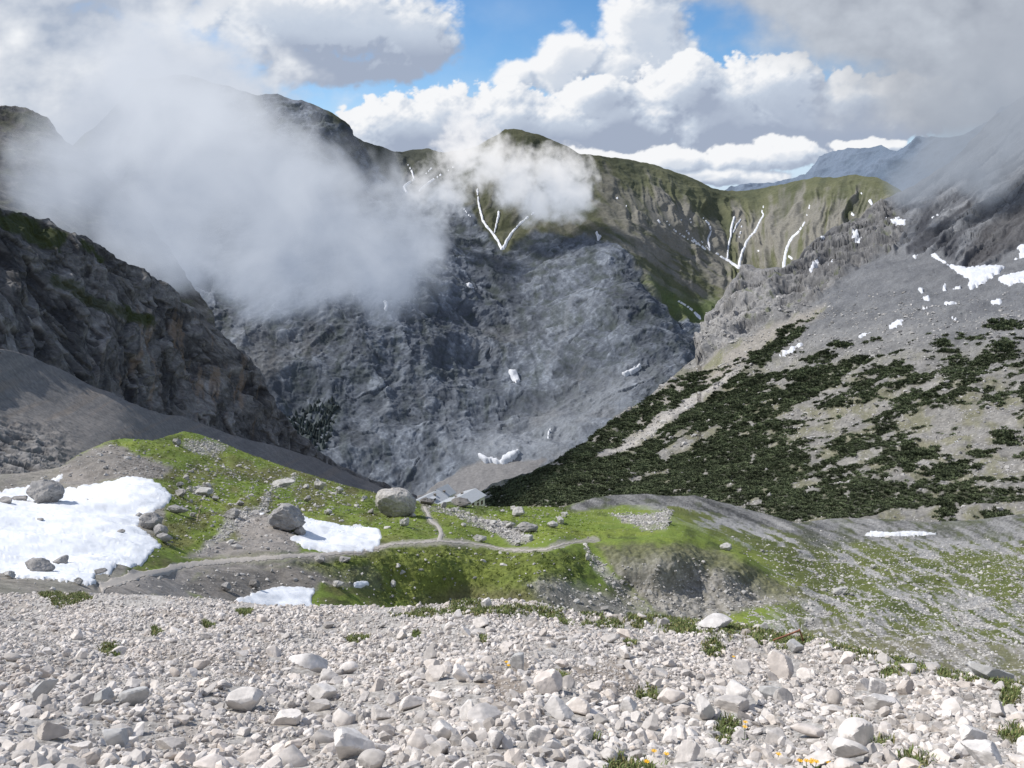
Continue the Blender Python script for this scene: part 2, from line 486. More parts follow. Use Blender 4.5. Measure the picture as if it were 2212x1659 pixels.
def paint_g(X, Y, P, N, D, h):
    wx = X + 16 * fbm(X / 40, Y / 40, o=5); wy = Y + 16 * fbm(X / 40 + 9, Y / 40, o=5)
    m = pmask(wx, wy, CLIFF, 5); tal = pmask(wx, wy, TALUS, 5)
    n = fbm(P[..., 0] / 90, P[..., 1] / 90, P[..., 2] / 70, 6, .6)
    n2 = fbm(P[..., 0] / 9, P[..., 1] / 9, P[..., 2] / 7, 5, .7) * 1.2
    streak = fbm((X - Y * .55) / 26, (Y + X * .55) / 130, o=4)
    rock = mix(ROCK_D, ROCK_B * 1.15, np.clip(.55 + h * .7 + n2 * .5 + n * .5 + streak * .35, 0, 1))  # crevices darkened by relief, shade put into the colour
    rock = mix(rock, np.array([.36, .38, .41]), sstep(.16, .5, n2 + .5 * h + .3 * streak) * .6)
    gl = sstep(.72, .95, 1 - np.abs(pn((X + .25 * Y + 30 * fbm(X / 60, Y / 60, o=3)) / 34, Y / 260)) * 2.4) * sstep(-.1, .2, fbm(X / 50, Y / 50 + 4, o=3))
    gl2 = sstep(.74, .95, 1 - np.abs(pn((X - .15 * Y + 60 * fbm(X / 110, Y / 110, o=3)) / 85 + 7, Y / 420)) * 2.2)
    rock = mix(rock, np.array([.06, .07, .085]), np.maximum(gl * .6, gl2 * .6))  # gully shade painted as dark lines
    lg = fbm((X + .3 * Y) / 110, (Y - .3 * X) / 150, o=4)
    rock = rock * (1 + .8 * np.clip(lg, -.55, .55))[..., None]  # broad tones stand in for lit and shaded ribs
    rock = mix(rock, np.array([.055, .07, .05]), sstep(.05, .3, fbm(X / 36 + 3, Y / 60, o=5, gain=.62)) * .45)
    bed = fbm((X + Y) / 90, (Y - .7 * X) / 7, o=4, gain=.6)
    rock = rock * (1 + .55 * np.clip(bed, -.5, .5))[..., None]
    rock = mix(rock, TAN * .8, sstep(.12, .4, fbm(P[..., 0] / 120 + 7, P[..., 1] / 120, P[..., 2] / 160, 4)) * .45 * sstep(600, 850, Y))
    ledge = sstep(.05, .3, fbm(X / 30 + 5, Y / 14, o=5) - h * .3) * .55
    rock = mix(rock, np.array([.045, .06, .035]), ledge * sstep(1150, 500, Y))
    wood = pmask(wx, wy, [(615, 900), (650, 880), (700, 868), (740, 880), (720, 940), (700, 985), (660, 960), (630, 930)], 10) * sstep(-.15, .15, fbm((X + Y * .5) / 9, Y / 45, o=4))
    rock = mix(rock, PINE * 1.6, wood * .7)
    # pale slabs lower right of the wall
    slab = pmask(wx, wy, [(1000, 960), (1150, 880), (1300, 800), (1440, 790), (1330, 900), (1200, 1010), (1060, 1010)], 40)
    rock = mix(rock, np.array([.30, .305, .315]) * (1 + .6 * n2[..., None]), slab * .65)
    # green flanks
    g = mix(np.array([.088, .098, .054]), np.array([.15, .152, .09]), np.clip(.5 + n * 1.2, 0, 1))
    bare = np.array([.215, .205, .185]) * (1 + .5 * n2[..., None])
    u = X + (Y - 400) * np.interp(X, [1000, 1300, 1560, 1700, 1900], [.75, -.55, -.35, .12, .5])
    fl = fbm(u / 34, Y / 260, o=5, gain=.55)
    fk = pmask(wx, wy, FLANK, 25)
    fl = fl * (1 - fk) + fk * fbm((Y - .6 * X) / 16, (X + .6 * Y) / 230, o=5, gain=.6)
    top = Y - np.interp(X, LGt[0], LGt[1])
    bb = sstep(-.12, .25, fl + .35 * n + np.interp(top, [0, 20, 80, 170, 260], [-.4, -.12, .24, .16, 0]) + h * .35)
    bb = bb * np.interp(X, [800, 900, 1000, 1300, 1400], [.9, .9, .5, .75, 1])
    g = mix(g, bare, bb * .85)
    g = mix(g, np.array([.052, .062, .042]), sstep(.1, .4, -h + .5 * n2) * .4)  # ravine floors painted darker as shading
    g = mix(g, np.array([.11, .12, .115]), pmask(wx, wy, [(760, 290), (1000, 320), (1000, 440), (860, 420)], 20) * .5)
    lush = pmask(wx, wy, [(1400, 600), (1500, 650), (1540, 640), (1560, 680), (1500, 700), (1440, 660)], 25)
    g = mix(g, np.array([.10, .14, .04]), lush * .8)
    scree = np.array([.26, .255, .255]) * (1 + .25 * n2[..., None] + .12 * streak[..., None])
    dk = sstep(1420, 1250, X) * sstep(560, 480, Y)
    g = g * (1 - .35 * dk)[..., None]
    for ln, wd in (([(1045, 690), (1020, 760), (985, 850), (940, 950)], 9), ([(1190, 900), (1160, 960), (1120, 1000)], 14), ([(1330, 820), (1270, 880), (1200, 930)], 16), ([(700, 640), (690, 720)], 6), ([(840, 880), (800, 960), (780, 1010)], 12), ([(1000, 900), (960, 980), (900, 1050)], 12), ([(1240, 620), (1225, 720), (1180, 800)], 6)):
        rock = mix(rock, np.array([.30, .31, .325]), sstep(wd, wd * .3, line_d(wx, wy, ln)) * .5)
    c = mix(g, mix(rock, np.array([.185, .195, .21]), np.full(X.shape, .18)) * np.array([.95, 1.0, 1.06]) * (.70 + .16 * sstep(880, 1000, Y) * sstep(900, 1100, X))[..., None], m); c = mix(c, scree * .72, tal)  # rock greyed and blued as haze, darkened as cloud shade
    return c


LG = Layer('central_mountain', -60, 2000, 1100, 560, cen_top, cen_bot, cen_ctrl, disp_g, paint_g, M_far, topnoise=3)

# ------------------------------------------------------------------ left cliff and its scree fan
lf_top = [(-60, 425), (0, 450), (60, 463), (110, 482), (150, 505), (200, 522), (250, 547), (300, 580), (345, 606), (370, 622), (385, 640), (388, 652), (420, 668), (460, 700), (490, 735),
          (520, 760), (560, 800), (575, 835), (600, 880), (640, 930), (700, 985), (740, 1012), (800, 1040), (870, 1068), (900, 1080)]
sh_top = [(-60, 225), (0, 235), (40, 232), (70, 240), (100, 262), (150, 300), (220, 370), (300, 450), (380, 560), (460, 680)]
lf_base = [(-60, 740), (0, 755), (60, 770), (130, 800), (200, 835), (270, 865), (330, 890), (390, 900), (440, 915), (500, 940), (600, 965), (680, 990), (760, 1025), (860, 1067), (900, 1083)]


def disp_f(X, Y, P, N, D):
    x, y, z = P[..., 0], P[..., 1], P[..., 2]
    # beds dipping down to the right
    s = z + x * .62 + 12 * fbm(x / 60, y / 60, z / 60, 3)
    beds = ridged(x / 90, y / 90, s / 15, 4)
    big = ridged(x / 70 + 4, y / 70, z / 90, 3)
    wj = 4 * pn(x / 15, y / 15, z / 15)
    fin = facet((x + wj) / 22, y / 22, (s + wj) / 8) * 1.1 + facet((x + wj) / 7, (y - wj) / 7, s / 2.6) * .55 + fbm(x / 3, y / 3, s / 1.6, 3, .6) * .5
    v = (beds - .55) * 5 + (big - .55) * 3 + fin * .9 + (ridged(s / 7, (x + y) / 120, o=3) - .5) * 3.2 + (ridged(s / 18 + 3, (x + y) / 160, o=2) - .5) * 4
    v = v * (.45 + .55 * sstep(0, 14, Y - np.interp(X, *np.array(lf_top, float).T)))
    return N * v[..., None], (beds - .55) + .5 * (big - .55) + fin * .6


def paint_f(X, Y, P, N, D, h):
    x, y, z = P[..., 0], P[..., 1], P[..., 2]
    s = z + x * .62
    n = fbm(x / 40, y / 40, s / 10, 6, .6); n2 = fbm(x / 5, y / 5, s / 2, 5, .65)
    c = mix(np.array([.05, .048, .048]), np.array([.18, .174, .168]), np.clip(.5 + h * .8 + n * .7 + n2 * .6, 0, 1))  # recesses between beds get painted shade from the relief
    st = fbm(s / 3.2 + fbm(x / 20, y / 20, o=3), (x + y) / 70, o=5, gain=.65)
    c = c * (1 + 1.7 * np.clip(st, -.5, .55))[..., None] * np.array([1.0, 1.0, .99])
    drip = sstep(.1, .35, fbm(X / 16, Y / 110 + 3, o=4)) * pmask(X, Y, [(200, 650), (420, 680), (560, 800), (560, 930), (420, 900), (250, 840)], 40)
    c = mix(c, np.array([.26, .19, .13]), drip * .55)
    c = mix(c, np.array([.03, .03, .032]), sstep(.12, .4, fbm(X / 12 + 40, Y / 90, o=4)) * .6 * pmask(X, Y, [(0, 600), (300, 640), (560, 780), (560, 940), (0, 800)], 40))
    wx = X + 12 * fbm(X / 30, Y / 30, o=4); wy = Y + 12 * fbm(X / 30 + 5, Y / 30, o=4)
    for pl, k in (([(0, 455), (60, 465), (140, 510), (130, 545), (60, 520), (0, 480)], 1), ([(170, 520), (240, 555), (230, 568), (160, 540)], 1),
                  ([(110, 590), (230, 660), (340, 700), (330, 712), (210, 680), (110, 615)], .7), ([(20, 245), (80, 250), (120, 290), (60, 285)], .6), ([(260, 660), (330, 690), (320, 705), (270, 690)], 1)):
        c = mix(c, np.array([.045, .055, .02]), pmask(wx, wy, pl, 5) * k)
    return c


LF = Layer('left_cliff', -60, 900, 620, 480, lf_top, [(a, b + 30) for a, b in lf_base],
           [(0, 770, 270), (200, 850, 345), (400, 915, 450), (600, 980, 540), (860, 1075, 660), (0, 450, 420), (0, 600, 345), (150, 505, 480), (250, 548, 520),
            (385, 640, 580), (200, 650, 440), (490, 735, 590), (570, 830, 590), (640, 930, 600), (760, 1025, 660), (400, 800, 510), (300, 750, 450)],
           disp_f, paint_f, M_right, back=(8, .12, .35), topnoise=6)


def paint_s(X, Y, P, N, D, h):
    c = paint_f(X, Y, P, N, D, h)
    return mix(c * .9, np.array([.085, .09, .055]), sstep(-.05, .25, fbm(X / 40, Y / 18, o=5)) * .6)


def disp_s(X, Y, P, N, D):
    x, y, z = P[..., 0], P[..., 1], P[..., 2]
    b = ridged(x / 60, y / 60, (z + .6 * x) / 22, 5)
    return N * ((b - .55) * 8)[..., None], b - .55


LS = Layer('left_shoulder', -60, 460, 260, 200, sh_top, [(-60, 560), (0, 560), (250, 640), (460, 720)],
           [(0, 235, 800), (200, 350, 790), (400, 590, 800), (0, 400, 640), (0, 560, 540), (200, 500, 670), (200, 620, 600), (460, 700, 760)], disp_s, paint_s, M_right, topnoise=5)


def disp_e(X, Y, P, N, D):
    v = fbm(P[..., 0] / 30, P[..., 1] / 30, P[..., 2] / 30, 5) * 1.8
    near = sstep(880, 960, Y) * sstep(220, 60, X)
    r = ridged(P[..., 0] / 6, P[..., 1] / 6, P[..., 2] / 6, 4)
    return N * (v + near * (r - .6) * 2.2)[..., None], r


def paint_e(X, Y, P, N, D, h):
    n = fbm(P[..., 0] / 12, P[..., 1] / 12, P[..., 2] / 12, 6, .65)
    # debris runs down the fan
    st = fbm((X * .5 + Y) / 22, (X - Y * .4) / 260, o=4)
    c = mix(np.array([.165, .158, .152]), np.array([.25, .235, .22]), np.clip(.45 + n * .7 + st * .9, 0, 1))
    c = mix(c, np.array([.21, .165, .125]), sstep(.05, .3, st) * .35 * sstep(780, 840, Y))
    near = pmask(X + 20 * n, Y + 20 * n, [(-60, 920), (90, 935), (140, 1010), (-60, 1060)], 20)
    c = mix(c, mix(np.array([.10, .095, .09]), np.array([.33, .32, .31]), np.clip(h * 1.2 - .3 + n * .6, 0, 1)), near)  # hollows of the near rubble coloured darker as shade
    sp = sstep(.42, .5, fbm(X / 5, Y / 4, o=3)) * .35
    c = mix(c, np.array([.3, .29, .28]), sp)
    return c


LE = Layer('scree_slope', -60, 980, 560, 200, lf_base[:-1] + [(900, 1077), (980, 1095)],
           [(-60, 1075), (0, 1070), (140, 1055), (240, 1000), (400, 985), (600, 1050), (800, 1105), (980, 1125)],
           [(0, 760, 260), (0, 880, 215), (0, 1000, 165), (0, 1060, 140), (130, 990, 190), (240, 950, 255), (200, 840, 330), (400, 905, 430), (400, 960, 380),
            (600, 970, 520), (600, 1020, 470), (860, 1065, 640), (860, 1090, 560), (980, 1110, 580)], disp_e, paint_e, M_right, back=(4, .05, .4))

# ------------------------------------------------------------------ right slope
rt_top = [(960, 1118), (1050, 1062), (1060, 1052), (1100, 1040), (1180, 1010), (1260, 960), (1330, 900), (1400, 860), (1470, 800), (1506, 770), (1515, 700), (1525, 675), (1560, 640),
          (1588, 600), (1600, 580), (1612, 574), (1650, 580), (1690, 575), (1720, 560), (1745, 530), (1790, 500), (1830, 480), (1870, 455), (1910, 430), (1945, 415), (1990, 390),
          (2050, 350), (2100, 300), (2150, 250), (2212, 205), (2300, 150)]
rt_ctrl = [(1060, 1058, 760), (1200, 1010, 700), (1200, 1100, 530), (1300, 1110, 500), (1500, 1110, 460), (1700, 1110, 420), (1900, 1110, 385), (2200, 1110, 350), (1330, 1000, 690), (1500, 1000, 640), (1700, 1000, 560),
           (1900, 1000, 480), (2200, 1000, 410), (1400, 890, 900), (1500, 900, 840), (1700, 900, 700), (1900, 900, 590), (2200, 900, 490), (1500, 790, 1070), (1700, 800, 880), (1900, 800, 730),
           (2200, 800, 590), (1530, 700, 1160), (1560, 740, 1080), (1700, 700, 1050), (1900, 700, 900), (2200, 700, 720), (1600, 600, 1300), (1750, 600, 1200), (1900, 600, 1080), (2200, 600, 900),
           (1830, 490, 1480), (1900, 500, 1400), (2200, 500, 1130), (1910, 435, 1600), (2100, 300, 1650), (2212, 205, 1650), (2200, 400, 1300), (2020, 560, 1080), (2020, 480, 1330)]
WALLR = [(1930, 440), (1990, 400), (2150, 240), (2320, 130), (2320, 520), (2212, 525), (2160, 560), (2120, 582), (2070, 572), (2040, 548), (1960, 545), (1935, 520), (1960, 480)]
BUTT = [(1505, 780), (1510, 690), (1560, 630), (1600, 570), (1700, 565), (1800, 490), (1900, 430), (1960, 480), (1930, 540), (1860, 570), (1820, 600), (1760, 650), (1700, 680), (1640, 700), (1580, 735), (1530, 775)]


def disp_c(X, Y, P, N, D):
    x, y, z = P[..., 0], P[..., 1], P[..., 2]
    wx = X + 10 * fbm(X / 30, Y / 30, o=4); wy = Y + 10 * fbm(X / 30 + 7, Y / 30, o=4)
    wall = pmask(wx, wy, WALLR, 8); butt = pmask(wx, wy, BUTT, 8)
    # slabs with diagonal joints rising to the right
    dgn = Y + .78 * X + 12 * fbm(X / 60, Y / 60, o=3)
    jl = ridged(dgn / 42, (X - Y) / 320, o=4)
    sl = (jl - .55) * 11 + facet(x / 60, y / 60, z / 40) * 4 + facet(x / 16, y / 16, z / 9) * 1.6 + fbm(x / 7, y / 7, z / 6, 3, .6) * 1.8
    s = z - x * .25
    bt = (ridged(x / 80, y / 80, s / 20, 4) - .55) * 12 + facet(x / 40, y / 40, s / 16) * 4 + facet(x / 13, y / 13, s / 6) * 2.2 + fbm(x / 5, y / 5, s / 3, 3, .6) * 2.0
    gr = fbm(x / 70, y / 70, z / 70, 4) * 10 * sstep(1150, 950, Y) + fbm(x / 9, y / 9, z / 9, 5, .55) * 1.6 * sstep(1.2, .2, wall + butt)
    lowr = (ridged(x / 26, y / 26, z / 26, 4) - .6) * 3.0
    v = sl * wall + (1.6 * bt + (ridged(x / 110, y / 110, z / 140, 3) - .55) * 26) * butt * (1 - wall) + (gr + lowr) * (1 - np.maximum(wall, butt))
    edge = sstep(0, 16, Y - np.interp(X, *np.array(rt_top, float).T))
    h = wall * (jl - .55) + butt * (bt / 22) + (1 - np.maximum(wall, butt)) * lowr / 3
    return N * (v * (.3 + .7 * edge))[..., None], h


def shrub_density(X, Y):
    """how much of the ground the dwarf pines cover"""
    dg = Y * .97 + .24 * X                             # bands drift up to the right
    a = fbm((X * .97 - Y * .24) / 115, (dg + 500) / 18, o=6, gain=.66)
    b = fbm(X / 230 + 3, Y / 110, o=3)
    lim = np.interp(X, [1000, 1300, 1450, 1600, 1700, 1800, 1900, 2050, 2212], [1000, 900, 810, 760, 760, 770, 740, 710, 700])
    low = np.interp(X, [1000, 1200, 1700, 1850, 1950, 2212], [1115, 1105, 1125, 1112, 1090, 1080])
    full = pmask(X + 20 * a, Y + 20 * a, [(1040, 1075), (1180, 1020), (1280, 990), (1420, 960), (1560, 925), (1700, 960), (1750, 1000), (1680, 1060), (1500, 1085), (1300, 1075), (1120, 1100)], 20)
    edgeb = pmask(X + 14 * a, Y + 14 * a, [(1060, 1060), (1300, 930), (1470, 805), (1500, 790), (1540, 800), (1420, 890), (1250, 1000), (1100, 1070)], 10)
    mid = pmask(X + 14 * a, Y + 14 * a, [(1400, 905), (1480, 850), (1560, 800), (1640, 790), (1800, 760), (1900, 770), (1800, 830), (1700, 880), (1560, 910), (1450, 930), (1330, 975)], 14)
    lobe = pmask(X + 14 * a, Y + 10 * a, [(1620, 760), (1680, 720), (1770, 670), (1780, 690), (1700, 750), (1640, 790)], 7)
    band = pmask(X + 16 * a, Y + 12 * a, [(1640, 1075), (1760, 1062), (1930, 1048), (2080, 1055), (2230, 1070), (2230, 1098), (2080, 1092), (2030, 1115), (1860, 1118), (1700, 1112)], 8)
    pale = np.zeros_like(a)
    for pl in ([(1290, 985), (1420, 905), (1500, 855), (1600, 800), (1570, 825), (1480, 890), (1380, 950), (1310, 985)],
               [(1480, 790), (1560, 745), (1700, 680), (1740, 670), (1640, 750), (1560, 800), (1480, 830)],
               [(1930, 900), (2060, 880), (2212, 900), (2212, 1040), (2080, 1035), (1960, 1030), (1990, 960)],
               [(1690, 930), (1850, 880), (1980, 830), (1960, 860), (1860, 930), (1790, 980)], [(1980, 1080), (2110, 1100), (2100, 1120), (1990, 1115)]):
        pale = np.maximum(pale, pmask(X + 18 * a, Y + 18 * a, pl, 14))
    v = .09 + a * 1.5 + b * .5 + np.interp(Y - lim, [-40, 0, 60, 200], [-1.2, -.38, .0, .08])
    v = v + full * .40 + edgeb * .38 + mid * .4 + lobe * 1.1 + band * .55 - pale * .42
    rib = pmask(X + 12 * a, Y + 12 * a, [(1285, 992), (1420, 905), (1500, 858), (1612, 792), (1570, 828), (1480, 893), (1385, 955), (1310, 992)], 5)
    rib = np.maximum(rib, pmask(X + 12 * a, Y + 12 * a, [(1420, 980), (1500, 940), (1560, 925), (1545, 940), (1470, 975), (1430, 990)], 5))
    v = v - rib * 1.3 - .9 * sstep(.14, .30, fbm(X / 26 + 7, (Y + .24 * X) / 12, o=4))
    v = np.where((Y > low + 8), -1, v)
    return sstep(-.06, .26, v)


def paint_c(X, Y, P, N, D, h):
    x, y, z = P[..., 0], P[..., 1], P[..., 2]
    wx = X + 10 * fbm(X / 30, Y / 30, o=5); wy = Y + 10 * fbm(X / 30 + 7, Y / 30, o=5)
    wall = pmask(wx, wy, WALLR, 5); butt = pmask(wx, wy, BUTT, 6)
    n = fbm(x / 40, y / 40, z / 40, 6, .62); n2 = fbm(x / 5, y / 5, z / 5, 5, .68)
    sc = mix(np.array([.095, .099, .108]), np.array([.20, .206, .214]), np.clip(.5 + n * .8 + n2 * .6, 0, 1))     # upper scree, darkened in colour as cloud shadow
    lowc = mix(np.array([.15, .145, .135]), np.array([.31, .30, .28]), np.clip(.42 + n * .9 + n2 * .9 + h * .2, 0, 1))
    low = sstep(640, 860, Y + 40 * n)
    c = mix(sc, lowc, low)
    turf = sstep(.0, .3, fbm((X - Y * .3) / 60, (Y + X * .2) / 30, o=5) + .1) * sstep(720, 850, Y + 30 * n) * .95
    c = mix(c, mix(np.array([.11, .115, .05]), np.array([.19, .18, .095]), np.clip(.5 + n2, 0, 1)), turf * .6)
    tanfan = pmask(wx, wy, [(1440, 840), (1530, 780), (1640, 710), (1780, 655), (1775, 680), (1650, 760), (1560, 820), (1460, 880), (1330, 960)], 12)
    c = mix(c, np.array([.29, .27, .24]) * (1 + .3 * n2[..., None]), tanfan * .85)
    c = mix(c, np.array([.14, .15, .06]), tanfan * sstep(.05, .3, fbm((X + Y) / 30, (X - Y) / 120, o=4)) * .6)
    rk = mix(np.array([.065, .07, .08]), np.array([.215, .222, .235]), np.clip(.55 + h * .9 + n2 * .6 + n * .5, 0, 1))  # wall hollows shaded in the colour, following the relief
    dgc = Y + .78 * X + 12 * fbm(X / 60, Y / 60, o=3)
    crk = np.maximum(sstep(.80, .93, 1 - np.abs(pn(dgc / 60, (X - Y) / 500)) * 2.2), .6 * sstep(.86, .95, 1 - np.abs(pn(dgc / 26 + 9, (X - Y) / 240)) * 2.2))
    rk = mix(rk, np.array([.045, .047, .055]), crk * .75)
    c = mix(c, rk, wall)
    c = mix(c, np.array([.06, .058, .06]), pmask(wx, wy, [(2080, 560), (2110, 505), (2170, 460), (2230, 430), (2230, 510), (2150, 560), (2110, 580)], 12) * .7)
    bk = mix(np.array([.075, .076, .08]), np.array([.34, .335, .33]), np.clip(.55 + h * .55 + n2 * .6 + n * .5 + sstep(560, 740, Y) * .15 - sstep(1600, 1700, X) * .22 - sstep(650, 590, Y) * .15, 0, 1))  # buttress hollows likewise darkened as painted shade
    c = mix(c, bk, butt * (1 - wall))
    c = mix(c, np.array([.10, .12, .05]), butt * sstep(.2, .4, fbm(X / 22, Y / 12, o=4)) * .55)
    c = mix(c, np.array([.42, .40, .375]) * (1 + .5 * n2[..., None]), pmask(wx, wy, [(1290, 990), (1420, 905), (1500, 855), (1610, 795), (1570, 825), (1480, 890), (1380, 955), (1310, 990)], 8) * .8)
    sh = shrub_density(X, Y)
    c = mix(c, np.array([.035, .042, .024]) * (1 + .5 * n2[..., None]), sh * .8)
    stones = sstep(.36, .46, fbm(X / 4.5, Y / 3.2, o=3)) * (1 - sh) * sstep(600, 800, Y)
    c = mix(c, np.array([.55, .53, .50]), stones * .6)
    return c


LC = Layer('right_slope', 960, 2300, 700, 520, rt_top, [(960, 1150), (1300, 1150), (1700, 1175), (2300, 1170)], rt_ctrl, disp_c, paint_c, M_right, topnoise=5, back=(8, .1, .3))

# ------------------------------------------------------------------ middle ground: moraine hills
mid_top = [(-80, 1030), (0, 1022), (60, 1020), (130, 1010), (165, 985), (200, 965), (238, 949), (270, 945), (330, 951), (365, 942), (400, 932), (430, 937), (470, 953), (520, 975), (600, 1003), (700, 1035), (800, 1060),
           (850, 1080), (905, 1082), (960, 1091), (1050, 1094), (1150, 1096), (1215, 1096), (1240, 1088), (1280, 1076), (1330, 1069), (1400, 1067), (1450, 1072), (1500, 1070), (1560, 1085), (1650, 1108), (1720, 1130), (1800, 1120), (1900, 1120),
           (2000, 1128), (2100, 1124), (2212, 1110), (2300, 1105)]
mid_bot = [(-80, 1320), (0, 1325), (500, 1350), (900, 1345), (1250, 1370), (1600, 1410), (1800, 1450), (2000, 1500), (2300, 1570)]
mid_ctrl = [(0, 1290, 28), (0, 1250, 40), (0, 1150, 68), (0, 1080, 92), (0, 1020, 118), (300, 1290, 45), (400, 1290, 58), (250, 1240, 52), (300, 1150, 82), (330, 1060, 108), (230, 960, 150), (130, 1010, 128),
            (270, 945, 160), (400, 932, 188), (430, 1000, 150), (430, 1100, 108), (400, 1210, 76), (600, 1310, 69), (600, 1280, 75), (600, 1240, 81), (600, 1190, 87), (600, 1110, 112), (600, 1005, 190), (700, 1035, 190),
            (740, 1170, 100), (850, 1310, 89), (850, 1250, 95), (850, 1170, 104), (860, 1120, 130), (850, 1085, 170), (1000, 1320, 97), (1000, 1250, 101), (950, 1175, 107), (1000, 1130, 140), (1000, 1092, 190),
            (1200, 1350, 91), (1200, 1260, 97.5), (1200, 1185, 110), (1200, 1130, 150), (1200, 1096, 215), (1330, 1070, 300), (1400, 1068, 320), (1440, 1105, 195), (1440, 1085, 285), (1560, 1085, 330), (1650, 1110, 320),
            (1330, 1180, 116), (1480, 1172, 122), (1500, 1250, 110.5), (1550, 1320, 103), (1600, 1215, 120), (1600, 1260, 113), (1600, 1300, 107.5), (1740, 1285, 113), (1430, 1320, 101.5), (1360, 1270, 107), (1300, 1215, 112), (1300, 1300, 98.5), (1250, 1240, 103), (1700, 1200, 152), (1400, 1178, 117), (1720, 1130, 265), (1551, 1340, 100), (1640, 1294, 111), (1640, 1350, 92), (1640, 1410, 66), (1750, 1350, 88), (1800, 1430, 54), (2000, 1400, 66), (2000, 1470, 46), (2212, 1440, 56), (2212, 1510, 42),
            (1800, 1320, 102), (2000, 1330, 99), (2200, 1330, 98), (2000, 1280, 122), (2200, 1280, 122), (2200, 1240, 145), (1900, 1230, 155), (1950, 1180, 215), (1950, 1150, 270), (2200, 1150, 270), (2000, 1128, 320), (2212, 1110, 330),
            (1800, 1120, 330)]
BANK_G = [(640, 1215), (760, 1200), (850, 1178), (960, 1172), (1100, 1192), (1200, 1192), (1270, 1200), (1260, 1240), (1190, 1270), (1120, 1300), (830, 1310), (800, 1270), (700, 1235)]
BANK_D = [(1285, 1182), (1400, 1176), (1480, 1172), (1560, 1195), (1650, 1245), (1765, 1292), (1700, 1306), (1560, 1328), (1480, 1348), (1420, 1322), (1340, 1242)]
FAN_D = [(1140, 1262), (1200, 1238), (1280, 1268), (1360, 1300), (1440, 1345), (1300, 1345), (1180, 1300)]
GRAVELS = [[(180, 1300), (230, 1262), (330, 1235), (470, 1215), (640, 1208), (840, 1182), (840, 1192), (700, 1212), (560, 1225), (430, 1245), (400, 1262), (430, 1300)],
           [(505, 1130), (560, 1105), (600, 1130), (640, 1155), (650, 1195), (560, 1200), (450, 1205), (395, 1205), (470, 1170), (520, 1165)],
           [(390, 1260), (500, 1225), (640, 1220), (800, 1225), (830, 1270), (690, 1250), (660, 1290), (450, 1295)],
           [(130, 1010), (200, 968), (240, 955), (300, 985), (370, 1010), (330, 1040), (250, 1035), (150, 1045)]]
RUBBLES = [([(1010, 1130), (1060, 1118), (1120, 1145), (1150, 1165), (1110, 1175), (1070, 1150)], .9), ([(500, 1100), (560, 1090), (585, 1062), (575, 1110), (520, 1140), (470, 1170), (430, 1195), (480, 1140)], .8),
           ([(585, 1055), (640, 1030), (632, 1045), (600, 1058)], .9), ([(410, 1052), (450, 1048), (460, 1062), (420, 1066)], .8), ([(395, 955), (450, 950), (490, 965), (470, 985), (410, 970)], .6),
           ([(1320, 1112), (1400, 1115), (1450, 1105), (1440, 1140), (1390, 1140)], .7), ([(925, 1098), (1000, 1100), (1050, 1120), (1000, 1125)], .5), ([(1265, 1190), (1300, 1215), (1360, 1270), (1420, 1330), (1350, 1300), (1290, 1235)], .7)]


def karst(X, Y):
    return sstep(-40, 60, X - np.interp(Y, [1060, 1110, 1150, 1200, 1300, 1500], [1230, 1440, 1530, 1640, 1700, 1500]))


def disp_b(X, Y, P, N, D):
    x, y = P[..., 0], P[..., 1]
    k = karst(X, Y)
    hum = fbm(x / 14, y / 14, o=4) * 1.5 + fbm(x / 3.5, y / 3.5, o=4) * .32
    ks = (ridged((x * .8 + y * .6) / 26, (y * .8 - x * .6) / 9, o=3) - .6) * 1.1 + fbm(x / 2.5, y / 2.5, o=4) * .22
    bg = pmask(X, Y, BANK_G, 12) + pmask(X, Y, BANK_D, 12)
    tuss = (ridged(x / 2.2, y / 2.2, o=3) - .55) * .55 * np.clip(bg, 0, 1)
    path = np.minimum(line_d(X, Y, PATH_MAIN), line_d(X, Y, PATH_UP))
    flat = sstep(3, 14, path)
    near = sstep(25, 60, D)
    v = (hum * (1 - k) + ks * k + tuss) * (.15 + .85 * flat) * (.3 + .7 * near)
    v = v * (.35 + .65 * sstep(0, 12, Y - np.interp(X, *np.array(mid_top, float).T)))
    return np.stack([0 * v, 0 * v, v], -1), v


PATH_MAIN = [(215, 1272), (300, 1243), (400, 1222), (500, 1210), (600, 1204), (700, 1197), (780, 1191), (830, 1180), (852, 1174), (900, 1171), (948, 1168), (1000, 1172), (1050, 1178), (1090, 1187), (1140, 1190), (1180, 1188), (1210, 1178), (1250, 1171), (1290, 1165)]
PATH_UP = [(916, 1095), (925, 1112), (931, 1126), (943, 1134), (951, 1144), (953, 1154), (948, 1168)]


